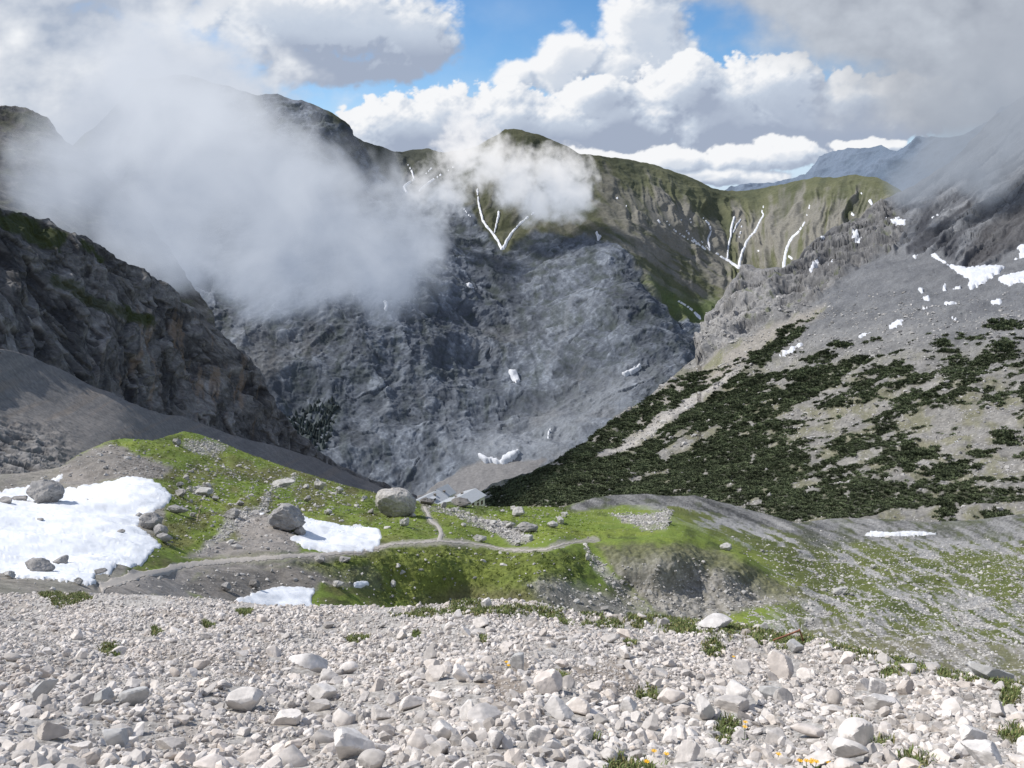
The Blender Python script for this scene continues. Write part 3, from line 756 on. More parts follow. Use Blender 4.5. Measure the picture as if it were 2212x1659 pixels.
def paint_b(X, Y, P, N, D, h):
    x, y = P[..., 0], P[..., 1]
    wx = X + 10 * fbm(X / 26, Y / 18, o=5); wy = Y + 7 * fbm(X / 26 + 4, Y / 18, o=5)
    n = fbm(x / 16, y / 16, o=6, gain=.6); n2 = fbm(x / 1.4, y / 1.4, o=4, gain=.65); n3 = fbm(X / 60, Y / 30, o=4)
    g = mix(GRASS, GRASS_Y, np.clip(.25 + n * 1.0 + .3 * n2, 0, 1))
    g = mix(g, GRASS_D, sstep(.02, .35, n3 + .5 * n2) * .7)
    brown = sstep(-.12, .2, fbm(X / 70 + 9, Y / 28, o=5)) * sstep(940, 1010, Y) * sstep(1100, 700, X) * .6
    g = mix(g, mix(EARTH * .75, np.array([.13, .12, .05]), np.clip(.5 + n2, 0, 1)), brown)
    c = g
    rubb = np.zeros_like(X)
    for pl in GRAVELS:
        m = pmask(wx, wy, pl, 8)
        c = mix(c, mix(GRAVEL * .62, GRAVEL * 1.15, np.clip(.5 + n * .5 + n2 * .9, 0, 1)), m)
    c = mix(c, mix(np.array([.13, .12, .105]), GRAVEL * .8, np.clip(.4 + n2 * .9 + n * .6, 0, 1)), pmask(wx, wy, GRAVELS[2], 8) * .85)
    c = mix(c, mix(np.array([.14, .13, .115]), GRAVEL * .85, np.clip(.4 + n2 * .8 + n * .6, 0, 1)), pmask(wx, wy, GRAVELS[3], 10) * .8)
    left = pmask(wx, wy, [(-80, 1000), (140, 1005), (230, 1050), (330, 1060), (360, 1100), (330, 1180), (240, 1270), (150, 1300), (-80, 1330)], 8)
    c = mix(c, mix(GRAVEL * .6, GRAVEL * 1.1, np.clip(.5 + n2, 0, 1)), left * .9)
    for pl, k in RUBBLES:
        c = mix(c, mix(np.array([.2, .19, .18]), PALE, np.clip(.5 + n2 * 1.4, 0, 1)), pmask(wx, wy, pl, 7) * k)
    bg = pmask(wx, wy, BANK_G, 10)
    c = mix(c, mix(np.array([.075, .09, .028]), np.array([.17, .20, .05]), np.clip(.5 + n * .9 + n2 * .9 + fbm(X / 14, Y / 10, o=4), 0, 1)), bg * (.9 - .2 * sstep(1180, 1200, Y)))
    c = mix(c, mix(np.array([.09, .08, .05]), np.array([.20, .17, .11]), np.clip(.5 + n2, 0, 1)), sstep(1250, 1300, wy) * sstep(850, 1000, wx) * sstep(1450, 1300, wx) * .7)
    # karst with strips of grass
    k = karst(wx, wy)
    dip = Y - .42 * (X - 1400)
    strip = fbm((X + .5 * Y) / 150, dip / 15, o=6, gain=.62)
    kr = mix(np.array([.15, .15, .145]), np.array([.40, .39, .375]), np.clip(.45 + strip * .9 + n2 * .9, 0, 1))
    kg = mix(np.array([.075, .095, .028]), np.array([.15, .165, .05]), np.clip(.5 + n * .8 + n2 * .6, 0, 1))
    gz = np.interp(Y, [1080, 1140, 1180, 1220, 1260, 1300, 1400], [-.6, -.3, .05, .35, .2, .05, .0]) + .45 * n3
    gz = gz + pmask(wx, wy, [(1440, 1090), (1560, 1100), (1640, 1150), (1760, 1210), (1900, 1290), (1700, 1270), (1560, 1200), (1450, 1160)], 20) * .45
    gm = sstep(-.12, .16, gz * .8 - strip * 1.7 - n2 * .2 + .35 * fbm(X / 120 + 2, Y / 40, o=4))
    kc = mix(kr, kg, gm)
    hump = pmask(wx, wy, [(1225, 1100), (1280, 1070), (1400, 1060), (1560, 1075), (1740, 1130), (1660, 1140), (1560, 1115), (1460, 1090), (1360, 1090), (1240, 1105)], 7)
    hc = mix(np.array([.06, .06, .058]), np.array([.27, .265, .255]), np.clip(.40 + strip * 1.3 + n2 * 1.0, 0, 1))
    hc = mix(hc, np.array([.06, .07, .03]), sstep(.1, .3, n3 - strip * .4) * .6)
    c = mix(c, kc, k)
    c = mix(c, hc, hump)
    flatk = pmask(wx, wy, [(1650, 1130), (1800, 1118), (2300, 1100), (2300, 1160), (2040, 1170), (1850, 1170), (1760, 1185)], 12)
    c = mix(c, hc * 1.25, flatk * .75)
    c = mix(c, mix(np.array([.12, .115, .10]), np.array([.36, .345, .325]), np.clip(.5 + n2 * .9 + n * .4, 0, 1)), pmask(wx + 14 * n, wy + 14 * n, FAN_D, 16) * .85)
    bd = pmask(wx, wy, BANK_D, 8)
    up = sstep(75, 5, wy - np.interp(wx, [1285, 1480, 1560, 1650, 1765], [1182, 1172, 1195, 1245, 1292]) + 22 * n3)
    c = mix(c, mix(np.array([.05, .055, .025]), np.array([.15, .15, .06]), np.clip(.5 + n2 * .9 + n * .6, 0, 1)), bd * .9)
    bd = bd * (1 - .8 * up)
    c = mix(c, mix(np.array([.15, .14, .12]), np.array([.36, .345, .325]), np.clip(.46 + n2 * .8 + n * .5 + fbm(X / 11, Y / 8, o=4) * .8, 0, 1)), bd * .92)
    rust = pmask(wx, wy, [(1750, 1340), (2212, 1400), (2300, 1420), (2300, 1520), (1900, 1440), (1740, 1380)], 30)
    c = mix(c, mix(np.array([.14, .12, .075]), np.array([.30, .27, .22]), np.clip(.5 + n2, 0, 1)), rust * (.5 + .4 * n3))
    spk = sstep(.30, .42, fbm(X / 4.2, Y / 2.6, o=3)) * np.clip(k * 1.2 * sstep(1120, 1240, Y) + .35 * (1 - k) * sstep(1180, 1130, Y), 0, 1)
    c = mix(c, np.array([.62, .60, .57]), spk * .8)
    pd = np.minimum(line_d(wx, wy, PATH_MAIN), line_d(wx, wy, PATH_UP))
    c = mix(c, GRAVEL * 1.1, sstep(9, 4, pd) * .7)
    c = mix(c, np.array([.34, .31, .27]), pmask(wx, wy, [(1332, 1112), (1350, 1118), (1358, 1132), (1346, 1130)], 3) * .8)
    return c


LB = Layer('meadow_terrain', -80, 2300, 1300, 330, mid_top, mid_bot, mid_ctrl, disp_b, paint_b, M_mid, back=(8, .8, .66))

# ------------------------------------------------------------------ near scree slope
near_top = [(-500, 1290), (0, 1285), (200, 1281), (450, 1292), (600, 1307), (820, 1312), (1000, 1301), (1060, 1296), (1150, 1302), (1250, 1322), (1400, 1332), (1560, 1345), (1640, 1362), (1750, 1375),
            (1850, 1400), (2000, 1440), (2100, 1462), (2212, 1485), (2700, 1580)]
near_ctrl = [(a, b, d * 1.3) for a, b, d in [(1106, 2100, 1.4), (300, 2100, 1.4), (1900, 2100, 1.4), (1106, 1800, 2.2), (300, 1800, 2.25), (1900, 1800, 2.15), (1106, 1660, 2.8), (1106, 1500, 5), (1106, 1400, 8), (1060, 1300, 12.5),
             (0, 1660, 2.9), (0, 1500, 5.6), (0, 1400, 9), (0, 1285, 19), (450, 1292, 15), (2212, 1660, 2.7), (2212, 1485, 6.3), (2000, 1440, 8), (1750, 1375, 10.5), (1560, 1345, 11.5), (1400, 1332, 12), (820, 1312, 13.5), (2700, 1580, 4.5), (-500, 1290, 19), (-500, 1660, 2.9), (2700, 1800, 2.3)]]
DIRT = [[(1230, 1440), (1330, 1430), (1390, 1460), (1380, 1500), (1300, 1500), (1220, 1470)], [(1000, 1460), (1120, 1420), (1170, 1450), (1130, 1490), (1080, 1520)], [(480, 1450), (560, 1420), (640, 1450), (560, 1475)]]
TURF = [[(840, 1330), (1000, 1300), (1300, 1325), (1560, 1345), (1650, 1362), (1760, 1380), (1700, 1400), (1560, 1385), (1300, 1345), (1120, 1330)], [(1480, 1350), (1540, 1340), (1600, 1360), (1560, 1385), (1500, 1378)],
        [(1750, 1378), (1860, 1405), (2010, 1442), (2120, 1470), (2230, 1492), (2230, 1512), (2080, 1480), (1930, 1450), (1800, 1412)], [(90, 1285), (180, 1285), (200, 1300), (120, 1305)]]


def disp_a(X, Y, P, N, D):
    x, y = P[..., 0], P[..., 1]
    v = fbm(x / 2.2, y / 2.2, o=3) * .22 + fbm(x / .3, y / .3, o=4) * .03
    v = v * (.4 + .6 * sstep(0, 20, Y - np.interp(X, *np.array(near_top, float).T)))
    return np.stack([0 * v, 0 * v, v], -1), v


def turf_mask(X, Y):
    m = np.zeros(np.asarray(X).shape)
    gap = sstep(-.22, .18, fbm(np.asarray(X) / 60 + 5, np.asarray(Y) / 22, o=5, gain=.6))
    wx = X + 14 * fbm(X / 30, Y / 20, o=4); wy = Y + 8 * fbm(X / 30 + 4, Y / 20, o=4)
    for pl in TURF: m = np.maximum(m, pmask(wx, wy, pl, 8) * gap)
    for x, y, r in TUFTS: m = np.maximum(m, sstep(r * 1.1, r * .5, np.hypot(wx - x, (wy - y) * 2)))
    return m


def dirt_mask(X, Y):
    m = np.zeros(np.asarray(X).shape)
    wx = X + 20 * fbm(X / 40, Y / 30, o=4)
    for pl in DIRT: m = np.maximum(m, pmask(wx, Y, pl, 10))
    return np.maximum(m, sstep(.12, .35, fbm(X / 90 + 2, Y / 45, o=3)) * .5)


TUFTS = [(1346, 1648, 52), (1400, 1655, 40), (1571, 1564, 34), (1400, 1500, 30), (1541, 1399, 26), (1921, 1460, 26), (2181, 1512, 30), (1976, 1646, 40), (2190, 1590, 34), (237, 1404, 24), (340, 1362, 18), (530, 1325, 24),
         (770, 1378, 24), (1560, 1600, 26), (1905, 1600, 26), (1215, 1470, 20), (900, 1378, 14), (1360, 1396, 16), (1120, 1660, 16), (1850, 1570, 20), (452, 1352, 12), (1045, 1385, 14), (1280, 1590, 14)]


def paint_a(X, Y, P, N, D, h):
    x, y = P[..., 0], P[..., 1]
    n = fbm(x / .09, y / .09, o=4, gain=.7); n2 = fbm(x / 1.2, y / 1.2, o=4)
    c = mix(np.array([.17, .155, .14]), np.array([.60, .57, .53]), np.clip(.5 + n * 1.1 + n2 * .3, 0, 1))
    c = mix(c, mix(np.array([.16, .125, .095]), np.array([.40, .34, .28]), np.clip(.5 + n * 1.2, 0, 1)), dirt_mask(X, Y) * .8)
    t = turf_mask(X, Y)
    c = mix(c, mix(np.array([.09, .09, .035]), np.array([.17, .19, .06]), np.clip(.5 + n, 0, 1)), t * .9)
    return c


LA = Layer('scree_ground', -500, 2700, 900, 330, near_top, [(-500, 2100), (2700, 2100)], near_ctrl, disp_a, paint_a, M_scree, back=(6, .5, .75))

# valley floor out to the horizon
vm = [(-60000, -60000, -900), (60000, -60000, -900), (60000, 60000, -900), (-60000, 60000, -900)]
o = link('valley_ground', mesh_np('valley_ground', vm, [[0, 1, 2, 3]], np.full((4, 3), .12)), M_far); o['kind'] = 'structure'
print('terrain done %.1fs' % (time.time() - T0))
# ------------------------------------------------------------------ rocks
_ICO = {}


def ico(sub):
    if sub not in _ICO:
        bm = bmesh.new(); bmesh.ops.create_icosphere(bm, subdivisions=sub, radius=1)
        _ICO[sub] = (np.array([v.co[:] for v in bm.verts]), np.array([[v.index for v in f.verts] for f in bm.faces]))
        bm.free()
    return _ICO[sub]


def rock_shape(rg, sub=3, cuts=11, rough=.05, lo=.62):
    """a broken block: a ball cut by random planes, then roughened"""
    V, Fc = ico(sub)
    n = rg.normal(size=(cuts, 3)); n /= np.linalg.norm(n, axis=1, keepdims=True)
    hgt = rg.uniform(lo, 1.0, cuts)
    dn = V @ n.T
    r = np.where(dn > .05, hgt / np.maximum(dn, .05), 9).min(1)
    r = np.minimum(r, 1.15)
    o = rg.random(3) * 50
    if sub >= 4 and rough > .055: r = r * (1 + .07 * facet(V[:, 0] * 1.7 + o[0], V[:, 1] * 1.7 + o[1], V[:, 2] * 1.7 + o[2]) + .03 * facet(V[:, 0] * 4 + o[0], V[:, 1] * 4 + o[1], V[:, 2] * 4 + o[2]))
    r = r * (1 + rough * fbm(V[:, 0] * 2.4 + o[0], V[:, 1] * 2.4 + o[1], V[:, 2] * 2.4 + o[2], 4) * 2)
    return V * r[:, None], Fc


def rotm(rx, ry, rz):
    cx, sx, cy, sy, cz, sz = math.cos(rx), math.sin(rx), math.cos(ry), math.sin(ry), math.cos(rz), math.sin(rz)
    return np.array([[cz, -sz, 0], [sz, cz, 0], [0, 0, 1]]) @ np.array([[cy, 0, sy], [0, 1, 0], [-sy, 0, cy]]) @ np.array([[1, 0, 0], [0, cx, -sx], [0, sx, cx]])


def crisp(o, deg=24):
    o.data.set_sharp_from_angle(angle=math.radians(deg))
    return o


def rock_object(name, px, py, wpx, hpx, layer, rg, label=None, cat='boulder', group=None, base=(.36, .35, .335), sub=4, cuts=10, tilt=.3, sink=.22, mat=None, depth=1.0, rough=.06, rot=None, zrot=0.0, lo=.62):
    """one rock of the given size in the survey, bedded in the ground below (px, py)"""
    foot = layer.samp(np.array([px]), np.array([py + hpx * .42]))[0]
    d = foot[1]
    sx = wpx * d / F / 2 * math.hypot(1, foot[0] / d); sz = hpx * d / F / 2 * 1.12; sy = (sx * .55 + sz * .45) * depth
    V, Fc = rock_shape(rg, sub, cuts, rough, lo)
    V = V / np.abs(V).max(0)
    V = V * np.array([sx, sy, sz])
    V = V @ rotm(rg.uniform(-.2, .2), (rot if rot is not None else rg.uniform(-tilt, tilt)), zrot).T
    zmin = V[:, 2].min()
    c = foot + np.array([0, sy * .7, -zmin - sink * sz])
    # hold the far side of the block in the ground
    top = np.clip((V[:, 2] / sz), -1, 1)
    o = rg.random(3) * 40
    f = fbm(V[:, 0] / sx * 2 + o[0], V[:, 1] / sx * 2 + o[1], V[:, 2] / sx * 2 + o[2], 5, .6)
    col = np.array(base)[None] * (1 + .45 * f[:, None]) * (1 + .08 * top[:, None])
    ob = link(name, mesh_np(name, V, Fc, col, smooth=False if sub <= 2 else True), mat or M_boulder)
    crisp(ob)
    ob.location = c.tolist()
    tag(ob, label, cat, group)
    return ob


def merged(name, protos, pos, rot, scl, col, mat, kind='stuff', smooth=False):
    """many small pieces in one mesh: protos[k] = (V, F); pos n x 3, rot n x 3 x 3, scl n x 3, col n x 3"""
    Vs, Fs, Cs, off = [], [], [], 0
    pid = rng.integers(0, len(protos), len(pos))
    for k, (pv, pf) in enumerate(protos):
        s = np.where(pid == k)[0]
        if not len(s): continue
        v = pv[None] * scl[s][:, None, :]
        v = np.einsum('nij,nvj->nvi', rot[s], v) + pos[s][:, None, :]
        nv = len(pv)
        f = pf[None] + (np.arange(len(s)) * nv)[:, None, None] + off
        Vs.append(v.reshape(-1, 3)); Fs.append(f.reshape(-1, pf.shape[1])); Cs.append(np.repeat(col[s], nv, 0))
        off += len(s) * nv
    o = link(name, mesh_np(name, np.concatenate(Vs), np.concatenate(Fs), np.concatenate(Cs), smooth), mat)
    o['kind'] = kind
    return o


def rots(rg, n, tilt=.6):
    a, b, c = rg.uniform(-tilt, tilt, n), rg.uniform(-tilt, tilt, n), rg.uniform(0, 2 * math.pi, n)
    ca, sa, cb, sb, cc, ss = np.cos(a), np.sin(a), np.cos(b), np.sin(b), np.cos(c), np.sin(c)
    z = np.zeros(n); o = np.ones(n)
    Rx = np.stack([o, z, z, z, ca, -sa, z, sa, ca], -1).reshape(n, 3, 3)
    Ry = np.stack([cb, z, sb, z, o, z, -sb, z, cb], -1).reshape(n, 3, 3)
    Rz = np.stack([cc, -ss, z, ss, cc, z, z, z, o], -1).reshape(n, 3, 3)
    return Rz @ Ry @ Rx


# ---- named stones of the near scree
G_ST = 'stones of the near scree slope'
LIME = (.61, .582, .555); LGREY = (.44, .435, .425); WARM = (.61, .555, .51)
named = [
    # x, y, w, h, base, label, depth, rot
    (755, 1625, 112, 74, LIME, 'largest pale block at the bottom of the scree, flat top and blunt front', 1, .05),
    (440, 1650, 96, 42, WARM, 'broad pinkish stone cut off by the bottom edge left of the largest block', 1, .1),
    (285, 1517, 62, 46, LGREY, 'dark grey angular stone with a black shadow under its right end', .9, -.2),
    (215, 1514, 50, 46, LGREY, 'dark grey rounded stone just left of the shadowed dark stone', .9, .3),
    (76, 1496, 84, 42, LGREY, 'long grey slab leaning near the left edge of the scree', .8, -.35),
    (525, 1518, 96, 52, LIME, 'long pale slab with a grey rough face mid scree', .8, -.15),
    (695, 1508, 66, 36, LIME, 'smooth pale oblong stone right of the long grey slab', .9, .1),
    (665, 1434, 100, 46, LIME, 'wide flat cream slab in the left half of the scree', 1, .1),
    (958, 1582, 62, 56, LIME, 'squat pale boulder with a chipped grey underside', 1, .1),
    (1075, 1612, 52, 46, LIME, 'rounded white stone right of the squat pale boulder', 1, 0),
    (1012, 1517, 44, 68, LIME, 'upright pale wedge standing on its narrow end', 1, .15),
    (240, 1586, 62, 52, LGREY, 'rough grey stone sitting low at lower left', 1, .2),
    (1123, 1438, 48, 42, LGREY, 'grey triangular stone beside the yellow flower clump', 1, .4),
    (1203, 1526, 86, 48, LIME, 'domed white stone in front of the bare gravel patch', 1, -.1),
    (1185, 1484, 70, 50, WARM, 'pale stone with a warm flat top behind the domed white stone', 1, .1),
    (1165, 1600, 62, 58, LIME, 'pointed pale stone like a small tent', 1, .3),
    (1700, 1434, 78, 60, WARM, 'long tilted block with a peach stained face on the right crest', 1, .6),
    (1605, 1508, 68, 62, LIME, 'big notched block with a dark hollow under it', 1, .2),
    (1673, 1484, 66, 48, LGREY, 'bluish grey slab tipped to the right', .8, .5),
    (1525, 1526, 46, 62, LIME, 'tall narrow block leaning left of the notched block', 1, -.2),
    (1452, 1506, 72, 44, WARM, 'low warm coloured wedge with a ridge on top', 1, -.2),
    (1895, 1482, 46, 46, LIME, 'round topped upright stone on the right slope', 1, 0),
    (1900, 1530, 82, 46, LIME, 'broad flat faced block with a vertical crack edge', 1, 0),
    (1548, 1362, 88, 20, LIME, 'flat pale slab lying on the grassy crest', 1, 0),
    (1722, 1400, 42, 30, LGREY, 'boxy grey stone just below the wooden rail', 1, 0),
    (1845, 1638, 84, 52, LIME, 'sloping pale block at the bottom beside the yellow flowers', 1, .3),
    (2140, 1642, 86, 56, LIME, 'wide cream boulder in the bottom right corner', 1, .1),
    (2110, 1596, 62, 36, LIME, 'white rounded stone above the bottom right boulder', 1, .15),
    (2150, 1467, 92, 40, LGREY, 'long grey stone on the far right crest', 1, .1),
    (1750, 1573, 84, 24, WARM, 'thin flat sliver of stone lying flat in the gravel', .6, .15),
    (1550, 1636, 52, 26, LIME, 'flat white slab in the gravel near the bottom', 1, 0),
    (1358, 1526, 58, 36, LIME, 'chunky white stone above the grass tuft', 1, .1),
    (1655, 1355, 22, 24, LGREY, 'small standing grey stone in the crest grass', .8, 0),
    (1215, 1436, 36, 24, WARM, 'peach tinted stone perched on a darker one', 1, 0),
    (1418, 1386, 30, 22, LIME, 'blocky stone at the upper edge of the gravel tongue', 1, 0),
    (1047, 1310, 30, 30, LIME, 'sharp pale stone on the skyline of the scree beside the grass', 1, .3),
]
rs = np.random.default_rng(21)
taken = []
for x, y, w_, h_, base, lab, dep, rot in named:
    rock_object('scree_stone', x, y, w_, h_, LA, rs, lab, 'stone', G_ST, base, sub=4, cuts=9, sink=.3, mat=M_stone, depth=dep, rot=rot, zrot=rs.uniform(-.4, .4), lo=.38, rough=.04)
    taken.append((x, y, w_, h_))
taken = np.array([t for t in taken], float)


def clear(x, y, grow=.42):
    ok = np.ones(len(x), bool)
    for tx, ty, tw, th in taken:
        ok &= ((x - tx) / (tw * grow + 3)) ** 2 + ((y - ty - th * .1) / (th * grow + 3)) ** 2 > 1
    return ok


A_turf = turf_mask(LA.X, LA.Y); A_dirt = dirt_mask(LA.X, LA.Y)
A_in = ((LA.X > -260) & (LA.X < 2480) & (LA.Y < 1900)).astype(float)
A_den = A_in * (1 - .8 * A_turf) * (1 - .65 * pmask(LA.X + 15 * fbm(LA.X / 30, LA.Y / 20, o=4), LA.Y, [(190, 1270), (480, 1280), (470, 1308), (330, 1325), (200, 1312)], 14))


def throw(n, dmax, smin, smax, power, den):
    x, y = LA.scatter(n, den * (LA.D < dmax), rng)
    s = smin * (1 - rng.random(n) * (1 - (smin / smax) ** power)) ** (-1 / power)
    return x, y, s


def stone_cols(n, P):
    patch = fbm(P[:, 0] / 1.5, P[:, 1] / 1.5, o=3)
    b = np.array([.605, .568, .535])[None] * rng.uniform(.72, 1.18, n)[:, None]
    warm = np.clip(rng.normal(.15, .3, n) + patch * .8, 0, 1)[:, None]
    b = b * (1 + warm * np.array([.04, -.02, -.08]))
    g = (rng.random(n) < .12)[:, None]
    return np.where(g, b * .68, b)


# the 264 largest ordinary stones, each its own
x, y, s = throw(1500, 17, .085, .26, 1.9, A_den * (1 - .6 * A_dirt))
ok = clear(x, y); x, y, s = x[ok], y[ok], s[ok]
P = LA.samp(x, y)
apx = s * F / P[:, 1]
o_ = np.argsort(-apx); keep = []
for k in o_:
    if all(math.hypot(x[k] - x[q], (y[k] - y[q]) * 1.7) > .42 * (apx[k] + apx[q]) for q in keep) and 8 < apx[k] < 92: keep.append(k)
    if len(keep) >= 264: break
keep = np.array(keep)
cl = stone_cols(len(keep), P[keep])
RM = rots(rng, len(keep), .45)
big_x, big_y, big_r = x[keep], y[keep], apx[keep] * .5
for q, k in enumerate(keep):
    V, Fc = rock_shape(rng, 4, 9, .04, .36)
    sc3 = s[k] * .5 * np.array([rng.uniform(.85, 1.25), rng.uniform(.65, 1), rng.uniform(.5, .85)])
    V = (V * sc3) @ RM[q].T
    ff = fbm(V[:, 0] / s[k] * 5 + q, V[:, 1] / s[k] * 5, V[:, 2] / s[k] * 5, 4)
    ob = link('scree_stone', mesh_np('scree_stone', V, Fc, cl[q][None] * (1 + .3 * ff[:, None]), True), M_stone)
    crisp(ob)
    ob.location = (P[k] + np.array([0, 0, -V[:, 2].min() * .62])).tolist()
    tag(ob, 'pale angular limestone stone lying among the rubble of the near scree', 'stone', G_ST)

protos = [rock_shape(rng, 2, 7, .05, .36) for _ in range(26)]
protos_s = [rock_shape(rng, 1, 7, .10, .4) for _ in range(22)]


def stone_stuff(name, n, dmax, smin, smax, power, den, pr, sinkf=.45):
    x, y, s = throw(n, dmax, smin, smax, power, den)
    ok = clear(x, y, .36); x, y, s = x[ok], y[ok], s[ok]
    # do not bury the singled-out stones
    bad = np.zeros(len(x), bool)
    for bx, by, br in zip(big_x, big_y, big_r):
        bad |= (np.abs(x - bx) < br * .75) & (np.abs(y - by) < br * .45)
    x, y, s = x[~bad], y[~bad], s[~bad]
    P = LA.samp(x, y); n = len(x)
    sc3 = s[:, None] * .5 * np.stack([rng.uniform(.8, 1.25, n), rng.uniform(.65, 1, n), rng.uniform(.45, .8, n)], -1)
    P[:, 2] += sc3[:, 2] * sinkf
    return merged(name, pr, P, rots(rng, n, .6), sc3, stone_cols(n, P) * (.82 if smax < .07 else 1.0), M_stone)


stone_stuff('scree_rubble', 36000, 40, .045, .16, 2.25, A_den * (1 - .75 * A_dirt) * (.25 + sstep(-.25, .12, fbm(LA.X / 130, LA.Y / 60, o=4))), protos)
stone_stuff('scree_gravel', 75000, 13, .015, .055, 2.0, A_in * (1 - .8 * A_turf), protos_s)
print('scree %.1fs' % (time.time() - T0))

# ---- boulders of the middle ground
G_B = 'boulders around the moraine meadow'
GB = (.30, .29, .28); GL = (.42, .41, .39); GD = (.20, .19, .18)
mids = [
    (612, 1124, 92, 58, GB, 'large cracked grey boulder at the left end of the middle snow patch', .3), (648, 1146, 30, 24, GB, 'grey chunk broken off the cracked boulder by the middle snow patch', .3),
    (88, 1072, 72, 54, GB, 'tall grey boulder rising out of the upper snowfield', .2), (42, 1084, 34, 12, GB, 'low dark rock in the snow left of the tall boulder', .1), (8, 1087, 30, 14, GB, 'low dark rock at the left edge where the snow melts through', .1),
    (75, 1219, 60, 36, GB, 'pyramid shaped grey rock in the lower snowfield', .1), (128, 1208, 40, 20, GB, 'smaller dark rock right of the pyramid rock in the snow', .1),
    (322, 1126, 52, 40, GB, 'biggest of the three grey boulders on the right rim of the snowfield', .2), (341, 1148, 38, 28, GB, 'middle boulder of the three on the right rim of the snowfield', .2), (352, 1167, 34, 24, GB, 'lowest boulder of the three on the right rim of the snowfield', .2),
    (258, 1147, 20, 8, GB, 'thin flat rock in the middle of the snowfield', 0), (296, 1103, 18, 9, GB, 'small flat rock near the top right of the snowfield', 0), (85, 1130, 18, 6, GB, 'small sliver of rock in the snow under the tall boulder', 0), (212, 1236, 30, 14, GB, 'flat dark rock at the lower tip of the snowfield', 0),
    (381, 954, 21, 18, GB, 'lone grey boulder on top of the grassy moraine crest', 0), (690, 1053, 28, 20, GL, 'split pale boulder on the right shoulder of the green hill', 0), (686, 1041, 14, 12, GL, 'small stone leaning on the back of the split pale boulder', 0),
    (433, 1057, 44, 18, GL, 'heap like pale rock in the middle of the green hill', .1), (390, 1068, 26, 18, GB, 'grey rock just right of the snowfield top', .1), (388, 1047, 16, 14, GB, 'small grey rock above the snowfield right tip', .1),
    (660, 1054, 15, 11, GL, 'small round stone left of the split pale boulder', 0), (664, 1076, 20, 15, GB, 'grey stone below the split pale boulder', 0), (707, 1102, 20, 13, GL, 'white stone above the middle snow patch', 0), (800, 1099, 18, 15, GB, 'small grey stone against the left foot of the giant boulder', 0),
    (497, 1118, 42, 22, GB, 'grey outcrop block above the gravel strip', .1), (610, 1047, 54, 14, GL, 'long low pale outcrop across the green hill', -.25), (731, 1065, 24, 16, GL, 'pale square stone right of the split boulder', 0), (786, 1080, 18, 11, GL, 'small flat stone left of the giant boulder', 0),
    (515, 1084, 24, 12, GB, 'flat grey stone on the brown turf of the hill', 0), (464, 1079, 20, 12, GB, 'grey stone beside the faint trail on the hill', 0), (416, 1116, 16, 10, GB, 'little grey stone beside the trail near the snowfield', 0), (380, 1108, 44, 18, GB, 'low grey rock pile between snowfield and trail', .1),
    (486, 1269, 26, 20, GB, 'tan grey boulder in the hollow left of the lowest snow patch', .1), (549, 1263, 28, 22, GD, 'dark boulder behind the lowest snow patch', .1), (729, 1256, 28, 18, GL, 'pale two part stone between the small snow patches', .1), (848, 1265, 15, 15, GL, 'white round stone at the foot of the dark green bank', 0),
    (858, 1226, 16, 11, GL, 'white stone on the left end of the dark green bank', 0), (868, 1236, 16, 11, GL, 'white stone right below another on the green bank', 0), (690, 1204, 34, 16, GB, 'rough grey rock on the lower edge of the trail', .1), (745, 1207, 30, 14, GB, 'brownish rock on the lower edge of the trail near the snow', .1),
    (1035, 1159, 34, 17, GL, 'pale slab alone on the grass above the lower trail', .25), (1140, 1141, 52, 22, GB, 'long flat sided block beside the white rubble', .12), (1101, 1137, 28, 14, GL, 'low pale block touching the long flat block', 0), (1122, 1108, 36, 22, GL, 'jagged white boulder leaning to the right in the meadow', -.35), (1112, 1100, 20, 16, GL, 'pale stone behind the jagged leaning boulder', 0),
    (1193, 1131, 28, 15, GL, 'left block of a pale pair in the meadow', 0), (1213, 1123, 22, 17, GL, 'right taller block of a pale pair in the meadow', .3), (1219, 1112, 17, 13, GL, 'small block behind the pale pair in the meadow', 0),
    (1001, 1134, 15, 11, GL, 'small tilted stone left of the white rubble', .3), (1085, 1103, 13, 6, GL, 'flat white stone alone on the grass below the hut', 0), (1141, 1163, 28, 15, GL, 'white angular stone at the lower end of the rubble', .2), (1118, 1173, 16, 13, GL, 'last white stone of the rubble above the trail', 0), (1064, 1136, 24, 10, GL, 'flat pale stone at the top of the rubble', 0),
    (920, 1085, 38, 19, GD, 'brown boulder below the left roofs of the hut', .1), (996, 1087, 46, 18, GD, 'long brown boulder in front of the right roof of the hut', .15), (957, 1094, 15, 15, GB, 'grey upright stone between the two brown boulders', 0), (985, 1098, 18, 9, GL, 'pale stone under the long brown boulder', 0),
    (889, 1110, 24, 11, GL, 'pale flat stone on the grass at the right foot of the giant boulder', -.2),
    (873, 1131, 24, 23, GL, 'rounded pale stone on the grass in front of the giant boulder', 0),
    (1571, 1192, 30, 14, GL, 'pale slab breaking out of the karst slope', .3), (1269, 1203, 13, 16, GL, 'small standing stone at the top of the stony gully', 0), (1817, 1282, 42, 14, GL, 'long white outcrop at the edge of the speckled slope', -.25), (2011, 1292, 18, 9, GL, 'white stone alone at the right of the speckled slope', 0), (1888, 1224, 15, 10, GL, 'small white stone on the green strip at right', 0),
    (345, 1247, 14, 8, GL, 'small stone lying on the wide part of the trail', 0), (14, 1246, 30, 16, GL, 'pale block at the left end of the lower snow rim', 0), (166, 1262, 20, 16, GL, 'pale stone sticking out of the lower snow rim', .3),
]
rb = np.random.default_rng(33)
